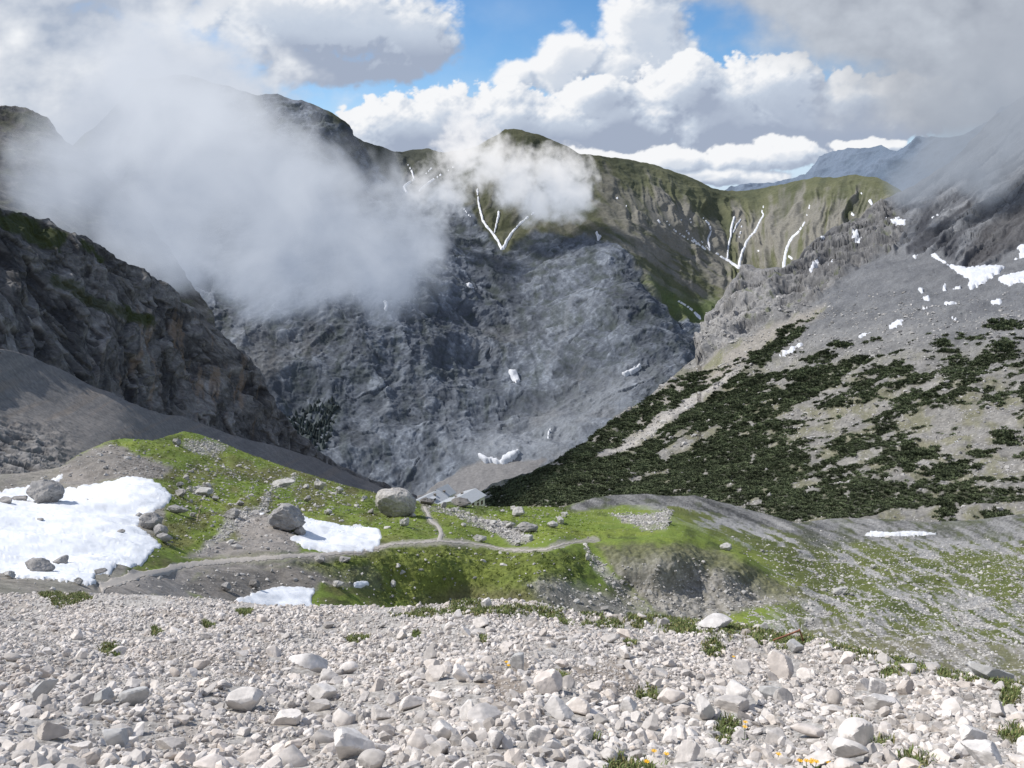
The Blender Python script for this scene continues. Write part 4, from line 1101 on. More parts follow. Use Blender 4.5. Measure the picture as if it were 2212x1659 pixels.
for x, y, w_, h_, base, lab, rot in mids:
    rock_object('boulder', x, y, w_, h_, LB, rb, lab, 'boulder', G_B, base, sub=5 if w_ > 60 else 4, cuts=11, sink=.32 if w_ > 45 else .25, rot=rot * .6, zrot=rb.uniform(-.5, .5), rough=.09, lo=.68 if w_ > 45 else .52)
# the giant boulder by the trail: broad, blunt, flat bottomed
def giant():
    V, Fc = ico(6)
    p = 2.7
    r = (np.abs(V) ** p).sum(1) ** (-1 / p)
    rg = np.random.default_rng(12)
    n_ = rg.normal(size=(9, 3)); n_ /= np.linalg.norm(n_, axis=1, keepdims=True)
    dn = V @ n_.T
    r = np.minimum(r, np.where(dn > .05, rg.uniform(.86, 1.0, 9) / np.maximum(dn, .05), 9).min(1))
    r = r * (1 + .05 * fbm(V[:, 0] * 2, V[:, 1] * 2, V[:, 2] * 2, 6, .6) * 2 + .045 * facet(V[:, 0] * 1.6 + 3, V[:, 1] * 1.6, V[:, 2] * 1.6) + .02 * facet(V[:, 0] * 4 + 3, V[:, 1] * 4, V[:, 2] * 4))
    foot = LB.samp(np.array([852.0]), np.array([1112.0]))[0]
    d = foot[1]; sx = 48 * d / F; sz = 33 * d / F * 1.08
    V = V * r[:, None]; V = V / np.abs(V).max(0) * np.array([sx, sx * .8, sz])
    t = V[:, 2] / sz
    V[:, 0] *= 1 - .10 * np.clip(t, 0, 1) ** 2 - .12 * np.clip(-t, 0, 1) ** 2      # leaning shoulders
    V[:, 0] += .10 * sx * -t
    V = V @ rotm(0, .06, .25).T
    f = fbm(V[:, 0] / sx * 2.5, V[:, 1] / sx * 2.5, V[:, 2] / sx * 2.5, 6, .62)
    pock = sstep(.15, .3, fbm(V[:, 0] / sx * 7, V[:, 1] / sx * 7, V[:, 2] / sx * 7, 4))
    col = np.array((.36, .345, .325))[None] * (1 + .5 * f[:, None]) * (1 - .35 * pock[:, None]) * (1 + .2 * np.clip(t, 0, 1)[:, None])  # upper part lightened in the colour as if sunlit
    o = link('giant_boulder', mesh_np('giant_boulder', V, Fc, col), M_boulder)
    o.location = (foot + np.array([0, sx * .55, sz * .80])).tolist()
    tag(o, 'giant rounded grey boulder beside the trail fork, top coloured brighter as if sunlit', 'boulder', G_B)


giant()

B_k = karst(LB.X, LB.Y); 
den = np.zeros_like(LB.X)
for pl, k in RUBBLES: den = np.maximum(den, pmask(LB.X, LB.Y, pl, 8) * k)
for q, pl in enumerate(GRAVELS): den = np.maximum(den, pmask(LB.X, LB.Y, pl, 10) * (.03, .14, .10, .05)[q])
den = np.maximum(den, pmask(LB.X, LB.Y, [(380, 1000), (520, 1000), (780, 1070), (800, 1110), (640, 1110), (420, 1180), (360, 1100)], 20) * .10)
den = np.maximum(den, sstep(1300, 1180, LB.X) * .02)
den = np.maximum(den, pmask(LB.X, LB.Y, [(800, 1180), (1260, 1200), (1200, 1300), (820, 1310)], 10) * .05)
den = np.maximum(den, pmask(LB.X, LB.Y, BANK_D, 10) * .30 * sstep(20, 80, LB.Y - np.interp(LB.X, [1285, 1480, 1560, 1650, 1765], [1182, 1172, 1195, 1245, 1292])))
den = np.maximum(den, pmask(LB.X, LB.Y, FAN_D, 20) * .22)
snowclear = np.ones_like(den)
SNOWS = [
    ('great snowfield', [(-80, 1055), (0, 1054), (40, 1048), (75, 1042), (100, 1032), (135, 1018), (136, 1027), (120, 1037), (112, 1052), (165, 1054), (200, 1044), (240, 1038), (280, 1033), (310, 1035), (330, 1042), (350, 1054), (370, 1074), (374, 1086), (345, 1099), (320, 1109), (300, 1124), (298, 1136), (320, 1150), (348, 1180), (310, 1210), (280, 1224), (235, 1238), (210, 1240), (200, 1250), (212, 1264), (200, 1272), (165, 1268), (125, 1262), (75, 1257), (35, 1254), (0, 1240), (-80, 1240)]),
    ('middle', [(626, 1161), (650, 1151), (656, 1135), (646, 1112), (665, 1115), (700, 1124), (740, 1128), (780, 1129), (795, 1132), (820, 1144), (828, 1155), (820, 1175), (805, 1190), (780, 1194), (725, 1196), (685, 1190), (655, 1182)]),
    ('lowest', [(502, 1290), (545, 1281), (575, 1270), (615, 1260), (650, 1258), (677, 1260), (683, 1270), (670, 1283), (678, 1295), (675, 1304), (655, 1312), (645, 1304), (630, 1312), (605, 1308), (560, 1305), (510, 1298)]),
    ('sliver', [(438, 1281), (455, 1283), (470, 1286), (455, 1287)]),
    ('tiny', [(763, 1254), (780, 1248), (795, 1250), (799, 1260), (780, 1266), (765, 1264)]),
    ('long', [(1860, 1154), (1880, 1148), (1940, 1146), (2010, 1149), (2038, 1150), (2020, 1155), (1960, 1157), (1900, 1158)]),
    ('bit', [(560, 1112), (572, 1111), (574, 1117), (562, 1118)]),
]
for _, pl in SNOWS: snowclear *= 1 - pmask(LB.X, LB.Y, pl, 4)
den = np.maximum(den, B_k * sstep(1140, 1230, LB.Y) * .07)
den *= snowclear * sstep(20, 30, LB.D)
pdm = np.minimum(line_d(LB.X, LB.Y, PATH_MAIN), line_d(LB.X, LB.Y, PATH_UP)); den *= sstep(3, 10, pdm)
n = 15000
x, y = LB.scatter(n, den / np.maximum(LB.D, 30) ** .6, rng)
P = LB.samp(x, y)
s = np.exp(rng.normal(-1.2, .5, n)); s = np.clip(s, .12, 1.5) * np.interp(P[:, 1], [30, 60, 120, 250], [.4, .6, 1, 1.15])
sc3 = s[:, None] * .5 * np.stack([rng.uniform(.8, 1.4, n), rng.uniform(.7, 1, n), rng.uniform(.45, .85, n)], -1)
P[:, 2] += sc3[:, 2] * .25
cc = np.array([.42, .405, .385])[None] * rng.uniform(.6, 1.3, n)[:, None]
merged('meadow_rubble', protos_s, P, rots(rng, n, .4), sc3, cc, M_stone)
den = pmask(LB.X, LB.Y, [(1560, 1325), (1740, 1288), (1830, 1278), (2000, 1295), (2300, 1290), (2300, 1560), (2000, 1480), (1700, 1400), (1560, 1370)], 14) * (.4 + .6 * sstep(-.1, .2, fbm(LB.X / 50, LB.Y / 16, o=4)))
den = np.maximum(den, .10 * B_k * sstep(1170, 1230, LB.Y))
n = 7500
bst = fbm((LB.X + .5 * LB.Y) / 150, (LB.Y - .42 * (LB.X - 1400)) / 15, o=6, gain=.62)
den = den * (.06 + sstep(-.05, .22, bst)) * (.3 + sstep(-.25, .25, fbm(LB.X / 45 + 3, LB.Y / 20, o=4)))
x, y = LB.scatter(n, den / np.maximum(LB.D, 30) ** 1.2, rng)
P = LB.samp(x, y)
s = rng.uniform(.10, .34, n) * np.interp(P[:, 1], [40, 100, 200], [.8, 1.3, 2.0])
sc3 = s[:, None] * .5 * np.stack([rng.uniform(.9, 1.7, n), rng.uniform(.7, 1, n), rng.uniform(.3, .6, n)], -1)
P[:, 2] += sc3[:, 2] * .3
merged('karst_rubble', protos_s, P, rots(rng, n, .3), sc3, np.array([.44, .425, .40])[None] * rng.uniform(.6, 1.2, n)[:, None], M_stone)
print('boulders %.1fs' % (time.time() - T0))

# ------------------------------------------------------------------ draped sheets: snow and trails
def drape(name, poly, layer, lift, mat, colour=(.8, .82, .85), step=4.0, jag=2.5, skirt=True, wav=.0):
    """a sheet lying on a landform, with a ragged melted rim"""
    pts = []
    P0 = np.array(poly, float)
    for a, b in zip(P0, np.roll(P0, -1, 0)):
        k = max(1, int(np.hypot(*(b - a)) / (step * .5)))
        for q in range(k): pts.append(a + (b - a) * q / k)
    pts = np.array(pts)
    pts = pts + jag * np.stack([fbm(pts[:, 0] / 9, pts[:, 1] / 9, o=4), fbm(pts[:, 0] / 9 + 30, pts[:, 1] / 9, o=4)], -1) * 2
    lo, hi = pts.min(0), pts.max(0)
    gx, gy = np.meshgrid(np.arange(lo[0], hi[0], step), np.arange(lo[1], hi[1], step * .6))
    g = np.stack([gx.ravel(), gy.ravel()], -1) + rng.uniform(-.3, .3, (gx.size, 2)) * step * .6
    sd = poly_sd(g[:, 0], g[:, 1], pts) if len(g) else np.zeros(0)
    g = g[sd > step * .5]
    allp = np.concatenate([pts, g])
    n = len(pts)
    v, e, f, *_ = delaunay_2d_cdt([Vector(q) for q in allp.tolist()], [(i, (i + 1) % n) for i in range(n)], [], 1, 1e-4)
    v = np.array([q[:] for q in v]); f = np.array([list(q) for q in f if len(q) == 3])
    sd = np.maximum(poly_sd(v[:, 0], v[:, 1], pts), 0)
    P = layer.samp(v[:, 0], v[:, 1])
    d = P[:, 1]
    rim = sstep(-.5, 3.5, sd)
    P = P + (layer.samp(v[:, 0], v[:, 1], layer.N) * .8 + np.array([0, 0, .4])) * (lift * (.35 + .65 * rim))[:, None]
    if wav: P[:, 2] += wav * fbm(P[:, 0] / 3.5, P[:, 1] / 3.5, o=4) * rim
    if skirt: P[sd < .3] -= layer.samp(v[sd < .3, 0], v[sd < .3, 1], layer.N) * lift * .7
    dirty = sstep(7, 0, sd + 6 * fbm(v[:, 0] / 14, v[:, 1] / 9, o=4)) * .38 + np.clip(fbm(v[:, 0] / 30, v[:, 1] / 12, o=5), 0, .4) * .35
    col = mix(np.array(colour), np.array([.34, .32, .29]), dirty if mat is M_snow else 0 * sd) * (1 + .05 * fbm(P[:, 0] / 2, P[:, 1] / 2, o=4))[:, None]
    return link(name, mesh_np(name, P, f, col), mat)


M_snow = mat_col('old_snow', 0.75, .35, .05, .25, .12, spec=.3)
M_path = mat_col('trodden_gravel', 0.95, 6, .2, .3, .03)
labs = {'great snowfield': ('great white snowfield filling the hollow at left, rocks poking through', .09, .08), 'middle': ('heart shaped snow patch beside the cracked boulder above the trail', .09, .06),
        'lowest': ('bright snow patch low in the hollow just above the scree edge', .08, .05), 'sliver': ('thin sliver of snow left of the lowest snow patch', .08, 0), 'tiny': ('tiny round snow patch right of the lowest snow patch', .12, .03),
        'long': ('long thin snow strip lying on the grey karst at right', .3, .05), 'bit': ('scrap of snow behind the cracked boulder', .12, 0)}
for nm, pl in SNOWS:
    o = drape('snow_patch', pl, LB, labs[nm][1], M_snow, step=4 if nm == 'great snowfield' else 3, jag=3.2 if nm in ('great snowfield', 'middle', 'lowest') else .8, wav=labs[nm][2])
    tag(o, labs[nm][0], 'snow patch', 'snow patches on the moraine')


def ribbon_poly(pts, w0, w1):
    p = np.array(pts, float); t = np.gradient(p, axis=0); t /= np.linalg.norm(t, axis=1, keepdims=True) + 1e-9
    nrm = np.stack([-t[:, 1], t[:, 0]], -1)
    nrm[:, 1] *= .6
    ww = np.interp(np.linspace(0, 1, len(p)), [0, 1], [w0, w1]) if not hasattr(w0, '__len__') else np.array(w0)
    return np.concatenate([p + nrm * ww[:, None] / 2, (p - nrm * ww[:, None] / 2)[::-1]])


wid = [36, 30, 20, 16, 14, 12, 11, 10, 8.5, 7.5, 7, 6.5, 6.5, 6.5, 6.5, 5.5, 4.5, 3, 1]
o = drape('path', ribbon_poly(PATH_MAIN, wid, 0), LB, .07, M_path, (.39, .36, .325), 2.5, 2.4, False); o['kind'] = 'structure'
o = drape('path', ribbon_poly(PATH_UP, 6, 10), LB, .10, M_path, (.42, .39, .35), 2.5, 1.2, False); o['kind'] = 'structure'
o = drape('path', ribbon_poly([(434, 1090), (430, 1110), (425, 1130)], 4, 3), LB, .10, M_path, (.30, .26, .17), 2.5, .8, False); o['kind'] = 'structure'

# ---- snow left in gullies of the mountains
G_SN = 'old snow streaks on the mountains'
M_snow2 = mat_col('mountain_snow', 0.8, .05, .06, 0, .1)


def streak(layer, pts, w0, w1, label, lift):
    o = drape('snow_streak', ribbon_poly(dense(pts), w0 * .85, w1 * .85), layer, lift, M_snow2, (.72, .74, .78), 2.5, 1.0, True)
    tag(o, label, 'snow patch', G_SN)


def dense(pts, k=4):
    p = np.array(pts, float); out = []
    for a, b in zip(p[:-1], p[1:]):
        for q in range(k): out.append(a + (b - a) * q / k)
    out.append(p[-1]); out = np.array(out)
    out[1:-1] = (out[:-2] + out[1:-1] * 2 + out[2:]) / 4
    return out


def blot(layer, pts, label, lift, jag=1.5):
    o = drape('snow_patch', pts, layer, lift, M_snow2, (.60, .62, .66), 2.5, jag * 1.7, True)  # snow colour greyed to stand for lying in shadow
    tag(o, label, 'snow patch', G_SN)


for pts, a, b, lab in STREAKS:
    streak(LG, pts, a, b, lab, 5.0)
for pts, lab in [
    ([(1000, 612), (1008, 616), (1026, 622), (1018, 630), (1008, 628)], 'small snow scrap on the upper great wall'),
    ([(1098, 802), (1118, 800), (1121, 815), (1126, 828), (1114, 832), (1106, 818)], 'hook shaped snow patch in the middle of the great wall'),
    ([(1330, 803), (1350, 802), (1380, 789), (1388, 792), (1370, 805), (1352, 810)], 'bird shaped snow patch above the gorge'),
    ([(1030, 993), (1038, 988), (1050, 992), (1068, 994), (1080, 996), (1096, 988), (1112, 985), (1128, 983), (1112, 996), (1090, 1002), (1075, 1003), (1066, 1000), (1050, 1004)], 'zigzag snow rim at the top of the grey scree behind the hut'),
    ([(1285, 500), (1300, 512), (1292, 516), (1284, 508)], 'snow fleck on the spur under the ridge'), ([(1208, 480), (1216, 484), (1210, 487)], 'tiny snow fleck below the small cloud'),
    ([(826, 652), (840, 658), (838, 672), (832, 672)], 'faint snow fleck just under the great mist bank'),
]:
    blot(LG, pts, lab, 6.0)
for pts, lab in [
    ([(1905, 470), (1930, 472), (1960, 476), (1955, 488), (1938, 492), (1932, 498), (1924, 482)], 'snow patch in the notch below the right rock wall'),
    ([(1840, 513), (1852, 510), (1864, 517), (1855, 526), (1843, 520)], 'round snow spot on the dark rubble cone'),
    ([(2006, 546), (2030, 552), (2050, 568), (2062, 576), (2095, 582), (2110, 577), (2150, 574), (2172, 577), (2160, 594), (2125, 610), (2096, 628), (2088, 615), (2092, 602), (2068, 592), (2040, 568)], 'largest snowfield under the dark right rock wall'),
    ([(2195, 528), (2230, 520), (2230, 556), (2190, 562), (2203, 548)], 'snow tongue cut by the right edge under the wall'),
    ([(1966, 552), (1982, 546), (1978, 556)], 'small snow spot left of the largest right snowfield'),
    ([(2155, 606), (2212, 590), (2230, 600), (2212, 616), (2170, 618)], 'flat snow patch at the right edge below the snow tongue'),
    ([(1980, 622), (1995, 618), (1992, 630)], 'snow spot on the scree left of the snow scraps'), ([(2034, 612), (2042, 608), (2044, 625), (2034, 622)], 'upright snow scrap on the scree'), ([(2056, 620), (2075, 612), (2076, 624)], 'ragged snow scrap right of the upright one'),
    ([(1991, 642), (2012, 635), (2006, 648)], 'small snow scrap in the middle of the upper scree'), ([(2036, 655), (2068, 652), (2060, 662), (2042, 664)], 'boat shaped snow scrap on the upper scree'), ([(1985, 670), (2010, 662), (2005, 672)], 'slanting snow scrap on the upper scree'),
    ([(2048, 682), (2066, 678), (2064, 688)], 'lowest snow scrap above the pines'), ([(2138, 650), (2168, 648), (2164, 657), (2144, 656)], 'snow scrap near the right edge of the scree'),
    ([(1676, 770), (1700, 758), (1725, 742), (1735, 744), (1715, 757), (1735, 752), (1700, 768)], 'long slanted snowdrift above the dwarf pines'), ([(1846, 732), (1870, 722), (1890, 718), (1866, 730)], 'narrow snowdrift right of the long slanted one'),
    ([(1915, 706), (1940, 690), (1955, 688), (1945, 702), (1922, 708)], 'higher snowdrift right of the narrow one'),
    ([(1768, 520), (1780, 508), (1787, 500), (1784, 514), (1772, 530)], 'snow strip on the crest of the rubble ridge'), ([(1744, 568), (1762, 553), (1772, 549), (1764, 561), (1748, 571)], 'lower snow strip on the crest of the rubble ridge'),
    ([(1788, 582), (1800, 572), (1802, 582), (1792, 590)], 'snow spot behind the pale buttress'), ([(1805, 598), (1818, 596), (1808, 603)], 'tiny snow spot right of the buttress'), ([(2000, 470), (2022, 456), (2040, 447), (2020, 462)], 'thin snow line across the right slabs'),
    ([(2060, 660 + 290), (2072, 951), (2066, 955)], 'pale scrap of snow among the lower pines'),
]:
    blot(LC, pts, lab, 2.5, 2.0)
print('snow %.1fs' % (time.time() - T0))

# ------------------------------------------------------------------ dwarf pines
def clump(rg, n=46):
    """a tuft of needle sprays"""
    V, Fs = [], []
    for _ in range(n):
        d = rg.normal(size=3); d[2] = abs(d[2]) * .9 + .1; d /= np.linalg.norm(d)
        c = d * rg.uniform(.45, 1.0) * np.array([1, 1, .75])
        t = np.cross(d, rg.normal(size=3)); t /= np.linalg.norm(t)
        L, w_ = rg.uniform(.35, .6), rg.uniform(.2, .34)
        k = len(V)
        V += [c - t * w_, c + t * w_, c + d * L + np.array([0, 0, .1])]
        Fs.append([k, k + 1, k + 2])
    return np.array(V), np.array(Fs)


clumps = [clump(rng) for _ in range(10)]
sh = shrub_density(LC.X, LC.Y) * ((LC.X < 2300) & (LC.Y > 640))
n = 30000
x, y = LC.scatter(n, sh / np.maximum(LC.D, 200) ** 1.0, rng)
P = LC.samp(x, y)
s = rng.uniform(.8, 1.5, n) * np.interp(P[:, 1], [350, 600, 1000], [.85, 1.3, 2.0])
sc3 = s[:, None] * np.stack([rng.uniform(.9, 1.3, n), rng.uniform(.9, 1.3, n), rng.uniform(.6, 1.0, n)], -1)
tone = rng.uniform(.5, 1.7, n)[:, None] * (1 + .9 * fbm(P[:, 0] / 25, P[:, 1] / 25, o=3))[:, None]
o = merged('dwarf_pine_thicket', clumps, P, rots(rng, n, .25), sc3, np.array([.078, .096, .052])[None] * tone, M_pine)
G_P = 'single dwarf pine bushes'
rp = np.random.default_rng(3)
for x, y, w_, h_, lab in [(2040, 1015, 62, 24, 'dark oval pine bush alone on the pale scree'), (2120, 970, 44, 16, 'flat pine bush above and right of the oval bush'), (2170, 935, 44, 26, 'bushy pine on the right edge of the pale fan'), (2055, 1001, 40, 18, 'pine bush behind the oval one'),
                          (2105, 1000, 24, 12, 'little pine bush right of the oval one'), (1990, 965, 46, 30, 'pine bush leaning against the pale rib'), (2146, 1108, 40, 14, 'low pine bush on the tan bare ground'), (2045, 1096, 30, 30, 'pine bush standing at the end of the dark pine bank'),
                          (1960, 1010, 34, 14, 'small pine bush left of the oval one'), (2040, 745, 30, 11, 'single dark bush on the upper scree'), (2165, 748, 40, 18, 'highest large bush near the right edge'), (1818, 747, 34, 12, 'bush tip at the upper left end of the pine bands'),
                          (2168, 700, 60, 16, 'streak of pine high on the right scree'), (1690, 925, 36, 14, 'pine bush between two pale rock ribs'), (1738, 1075, 34, 12, 'pine bush at the foot of the pine slope'), (1345, 1063, 26, 12, 'pine bush at the foot of the dark slope behind the hut')]:
    c = LC.samp(np.array([x]), np.array([y + h_ * .3]))[0]
    k = LC.D[0, 0]
    m_ = max(14, int(w_ * h_ / 14))
    q = rp.normal(size=(m_, 2)) * .42
    xx, yy = x + q[:, 0] * w_ * .8, y + h_ * .2 + q[:, 1] * h_ * .7
    PP = LC.samp(xx, yy) - c
    ss = rp.uniform(.8, 1.3, m_) * c[1] / 300
    sc3 = ss[:, None] * np.ones(3)[None] * np.array([1.2, 1.2, 1.0])
    o = merged('dwarf_pine_bush', clumps, PP, rots(rp, m_, .25), sc3, np.array([.078, .096, .052])[None] * rp.uniform(.6, 1.5, m_)[:, None], M_pine, kind='thing')
    o.location = c.tolist()
    del o['kind']
    tag(o, lab, 'bush', G_P)

# blocks and boulders strewn over the right slope
den = (1 - shrub_density(LC.X, LC.Y)) * sstep(600, 700, LC.Y) * (.25 + sstep(-.1, .3, fbm(LC.X / 60, LC.Y / 30 + 9, o=5))) * (LC.X < 2300)
n = 9000
x, y = LC.scatter(n, den / np.maximum(LC.D, 200) ** 1.2, rng)
P = LC.samp(x, y)
s = np.clip(np.exp(rng.normal(-.25, .55, n)), .35, 4.5) * np.interp(P[:, 1], [350, 600, 1000], [.8, 1.3, 2.0])
sc3 = s[:, None] * .5 * np.stack([rng.uniform(.9, 1.6, n), rng.uniform(.7, 1.1, n), rng.uniform(.5, .9, n)], -1)
P[:, 2] += sc3[:, 2] * .3
merged('slope_boulders', protos_s, P, rots(rng, n, .4), sc3, np.array([.40, .39, .375])[None] * rng.uniform(.55, 1.25, n)[:, None], M_stone)
# far spruces on the gorge wall, too many to count
n = 230
mask = pmask(LG.X, LG.Y, [(615, 900), (650, 880), (700, 868), (740, 880), (720, 940), (700, 985), (660, 960), (630, 930)], 8) + .8 * pmask(LG.X, LG.Y, [(840, 1070), (890, 1060), (905, 1075), (850, 1090)], 4)
x, y = LG.scatter(n, mask, rng)
cone = (np.array([[math.cos(a) * r, math.sin(a) * r, z] for z, r in ((0, .30), (.35, .24), (.36, .26), (.7, .13)) for a in np.linspace(0, 2 * math.pi, 7)[:-1]] + [[0, 0, 1]]),
        np.array([[6 * k + a, 6 * k + (a + 1) % 6, 6 * k + 6 + a] for k in range(3) for a in range(6)] + [[6 * k + (a + 1) % 6, 6 * k + 6 + (a + 1) % 6, 6 * k + 6 + a] for k in range(3) for a in range(6)] + [[18 + a, 18 + (a + 1) % 6, 24] for a in range(6)]))
sc3 = rng.uniform(5, 10, n)[:, None] * np.array([1, 1, 1.0])[None]
merged('spruce_forest', [cone], LG.samp(x, y), rots(rng, n, .05), sc3, np.array([.036, .048, .048])[None] * rng.uniform(.6, 1.4, n)[:, None], M_pine)
print('pines %.1fs' % (time.time() - T0))
# ------------------------------------------------------------------ mountain hut
M_wall = mat_col('lime_render', .9, 2, .08, .1, .02, base=(.72, .70, .66))
M_roof = mat_col('sheet_metal_roof', .5, 1.5, .08, .1, .02, base=(.42, .44, .46), spec=.4, stretch=(1, 1, 1))
M_shut = mat_col('brown_shutter', .7, 4, .2, 0, base=(.10, .045, .03))
M_glass = mat_col('window_glass', .2, 4, .1, 0, base=(.02, .022, .026), spec=.6)
M_stone2 = mat_col('foundation_stone', .9, 3, .3, .3, .05, base=(.22, .20, .18))
AX = np.array([-.51, -.86, 0]); AX /= np.linalg.norm(AX)        # the long axis, coming towards us
BX = np.array([.86, -.51, 0]); BX /= np.linalg.norm(BX)
UZ = np.array([0, 0, 1.0])


class Bld:
    """local frame: u along the axis, v to the right, w up"""
    def __init__(s, o): s.o = np.asarray(o, float)

    def p(s, u, v, w): return AX * u + BX * v + UZ * w

    def box(s, u0, u1, v0, v1, w0, w1):
        q = [s.p(u, v, w) for u in (u0, u1) for v in (v0, v1) for w in (w0, w1)]
        f = [(0, 1, 3, 2), (4, 6, 7, 5), (0, 4, 5, 1), (2, 3, 7, 6), (0, 2, 6, 4), (1, 5, 7, 3)]
        return np.array(q), np.array(f)

    def mesh(s, name, parts, mat, parent):
        V, Fc, k = [], [], 0
        for v, f in parts: V.append(v); Fc.append(f + k); k += len(v)
        return link(name, mesh_np(name, np.concatenate(V), np.concatenate(Fc), None, False), mat, parent)

    def roof(s, u0, u1, vm, v0, v1, ze, rise, th=.22):
        """two slopes with thickness: ridge at v = vm"""
        out = []
        for va, vb, za, zb in ((v0, vm, ze, ze + rise), (vm, v1, ze + rise, ze)):
            q = [s.p(u, v, z + t) for t in (0, th) for u in (u0, u1) for v, z in ((va, za), (vb, zb))]
            out.append((np.array(q), np.array([(0, 1, 3, 2), (4, 6, 7, 5), (0, 4, 5, 1), (2, 3, 7, 6), (0, 2, 6, 4), (1, 5, 7, 3)])))
        return out

    def gable(s, u, vm, v0, v1, ze, rise, t):
        q = [s.p(uu, v, w) for uu in (u, u + t) for v, w in ((v0, ze), (v1, ze), (vm, ze + rise), (vm, ze + rise))]
        return np.array(q), np.array([(0, 1, 2, 3), (4, 7, 6, 5), (0, 3, 7, 4), (1, 5, 6, 2), (0, 4, 5, 1)])


def house(name, label, o, L, Wd, hw, rise, wins=(), chim=(), dorm=(), foot=4.0, vm=.5):
    root = empty(name, o); tag(root, label, 'building', 'buildings of the mountain hut')
    b = Bld(o); e = .5
    b.mesh('wall', [b.box(0, L, 0, Wd, 0, hw), b.gable(0, Wd * vm, 0, Wd, hw, rise * .97, .25), b.gable(L - .25, Wd * vm, 0, Wd, hw, rise * .97, .25)], M_wall, root)
    b.mesh('foundation', [b.box(-.1, L + .1, -.1, Wd + .1, -foot, 0)], M_stone2, root)
    b.mesh('roof', b.roof(-e, L + e, Wd * vm, -e, Wd + e, hw + .02, rise), M_roof, root)
    for u, z, ww, hh in wins:
        f = b.mesh('window', [b.box(u - ww / 2, u + ww / 2, Wd - .05, Wd + .07, z, z + hh)], M_shut, root)
        b.mesh('pane', [b.box(u - ww * .28, u + ww * .28, Wd, Wd + .1, z + .12, z + hh - .12)], M_glass, f)
    for u, v, hh in chim:
        zr = hw + rise * (1 - abs(v - Wd * vm) / (Wd * .5))
        b.mesh('chimney', [b.box(u - .35, u + .35, v - .35, v + .35, zr - .5, zr + hh), b.box(u - .45, u + .45, v - .45, v + .45, zr + hh, zr + hh + .15)], M_stone2, root)
    for u, v in dorm:
        zr = hw + rise * (1 - abs(v - Wd * vm) / (Wd * .5))
        dd = b.mesh('dormer', [b.box(u - 1, u + 1, v - .6, v + .9, zr - .8, zr + .75), b.box(u - 1.2, u + 1.2, v - .8, v + 1.2, zr + .75, zr + .9)], M_roof, root)
        b.mesh('pane', [b.box(u - .6, u + .6, v + .9, v + .96, zr - .2, zr + .6)], M_glass, dd)
    return root


HD = 300.0
e2 = at(1051, 1071, HD)                       # right eave, far end, of the right building
Wr, Lr, hr = 8.6, 15.5, 4.2
o = e2 - BX * (Wr + .5) - AX * (-.5) - UZ * hr
house('mountain_hut', 'right hut building with white wall, brown shuttered windows and grey roof', o, Lr, Wr, hr, 1.9,
      wins=((1.9, 1.5, 1.2, 1.5), (4.6, 1.5, 1.2, 1.5), (8.0, 1.0, 1.3, 2.2), (7.8, 3.2, 1.3, .7), (4.4, 3.4, 1.3, .6), (11.2, .8, 1.2, 1.6)), chim=((5.5, 2.2, .8), (9.0, 2.0, .5)))
e3 = at(972, 1078, 310.0)
Wl, Ll, hl = 9.5, 17.0, 5.0
o = e3 - BX * (Wl + .5) + AX * .5 - UZ * hl
house('mountain_hut', 'left hut building with a long low grey roof and small dormers', o, Ll, Wl, hl, 2.6, wins=((2.5, 2.5, 1.2, 1.4), (6, 2.5, 1.2, 1.4)), dorm=((6.5, 7.0), (11.0, 6.4)), chim=((4.0, 6.2, .9),))
e4 = at(986, 1065.5, 318.0)
o = e4 - BX * (7.2 + .5) + AX * .5 - UZ * 7.0
house('mountain_hut', 'rear hut building whose steep grey roof stands above the others', o, 7.0, 7.2, 7.0, 3.0, wins=((1.5, 4.6, 1.1, 1.3), (4.0, 4.6, 1.1, 1.3)), chim=((4.8, 5.6, .9),))
# low roof that joins the buildings
e5 = at(1012, 1084, 303.0)
o = e5 - BX * (7.5 + .5) + AX * .5 - UZ * 3.0
house('mountain_hut', 'low flat roofed link between the left and right hut buildings', o, 9.0, 7.5, 3.0, .6)

# ------------------------------------------------------------------ broken wooden rail on the crest
M_wood = mat_col('weathered_wood', .8, 14, .3, .3, .01, base=(.26, .125, .075), stretch=(1, 1, .2))


def beam(name, a, b, r, mat, parent=None, sides=4):
    a, b = np.asarray(a, float), np.asarray(b, float)
    d = (b - a); L = np.linalg.norm(d); d /= L
    t = np.cross(d, [0, 0, 1.0]); t = t / np.linalg.norm(t) if np.linalg.norm(t) > 1e-3 else np.array([1.0, 0, 0]); n_ = np.cross(t, d)
    V = [c + r * (math.cos(q) * t + math.sin(q) * n_) * (.92 if k in (0, 3) else 1) for k, c in enumerate((a, a + d * r * .3, b - d * r * .3, b)) for q in np.arange(sides) * 2 * math.pi / sides + math.pi / 4]
    Fq = [[k * sides + q, k * sides + (q + 1) % sides, (k + 1) * sides + (q + 1) % sides, (k + 1) * sides + q] for k in range(3) for q in range(sides)]
    if sides == 4: Fq += [[3, 2, 1, 0], [12, 13, 14, 15]]
    return link(name, mesh_np(name, V, Fq, None, False), mat, parent)


foot = LA.samp(np.array([1732.0]), np.array([1388.0]))[0]
dd = foot[1] + .3
pA, pB, pC = at(1726.5, 1359, dd) - foot, at(1732.5, 1377, dd) - foot, at(1676, 1381, dd - .3) - foot
wr = empty('wooden_rail', foot); tag(wr, 'broken reddish wooden rail, one post with a fallen beam, on the crest', 'rail')
beam('post', pB + (pB - pA) * .6, pA, .016, M_wood, wr)
beam('rail_beam', pA + np.array([0, -.03, -.005]), pC + (pC - pA) * .1, .017, M_wood, wr)

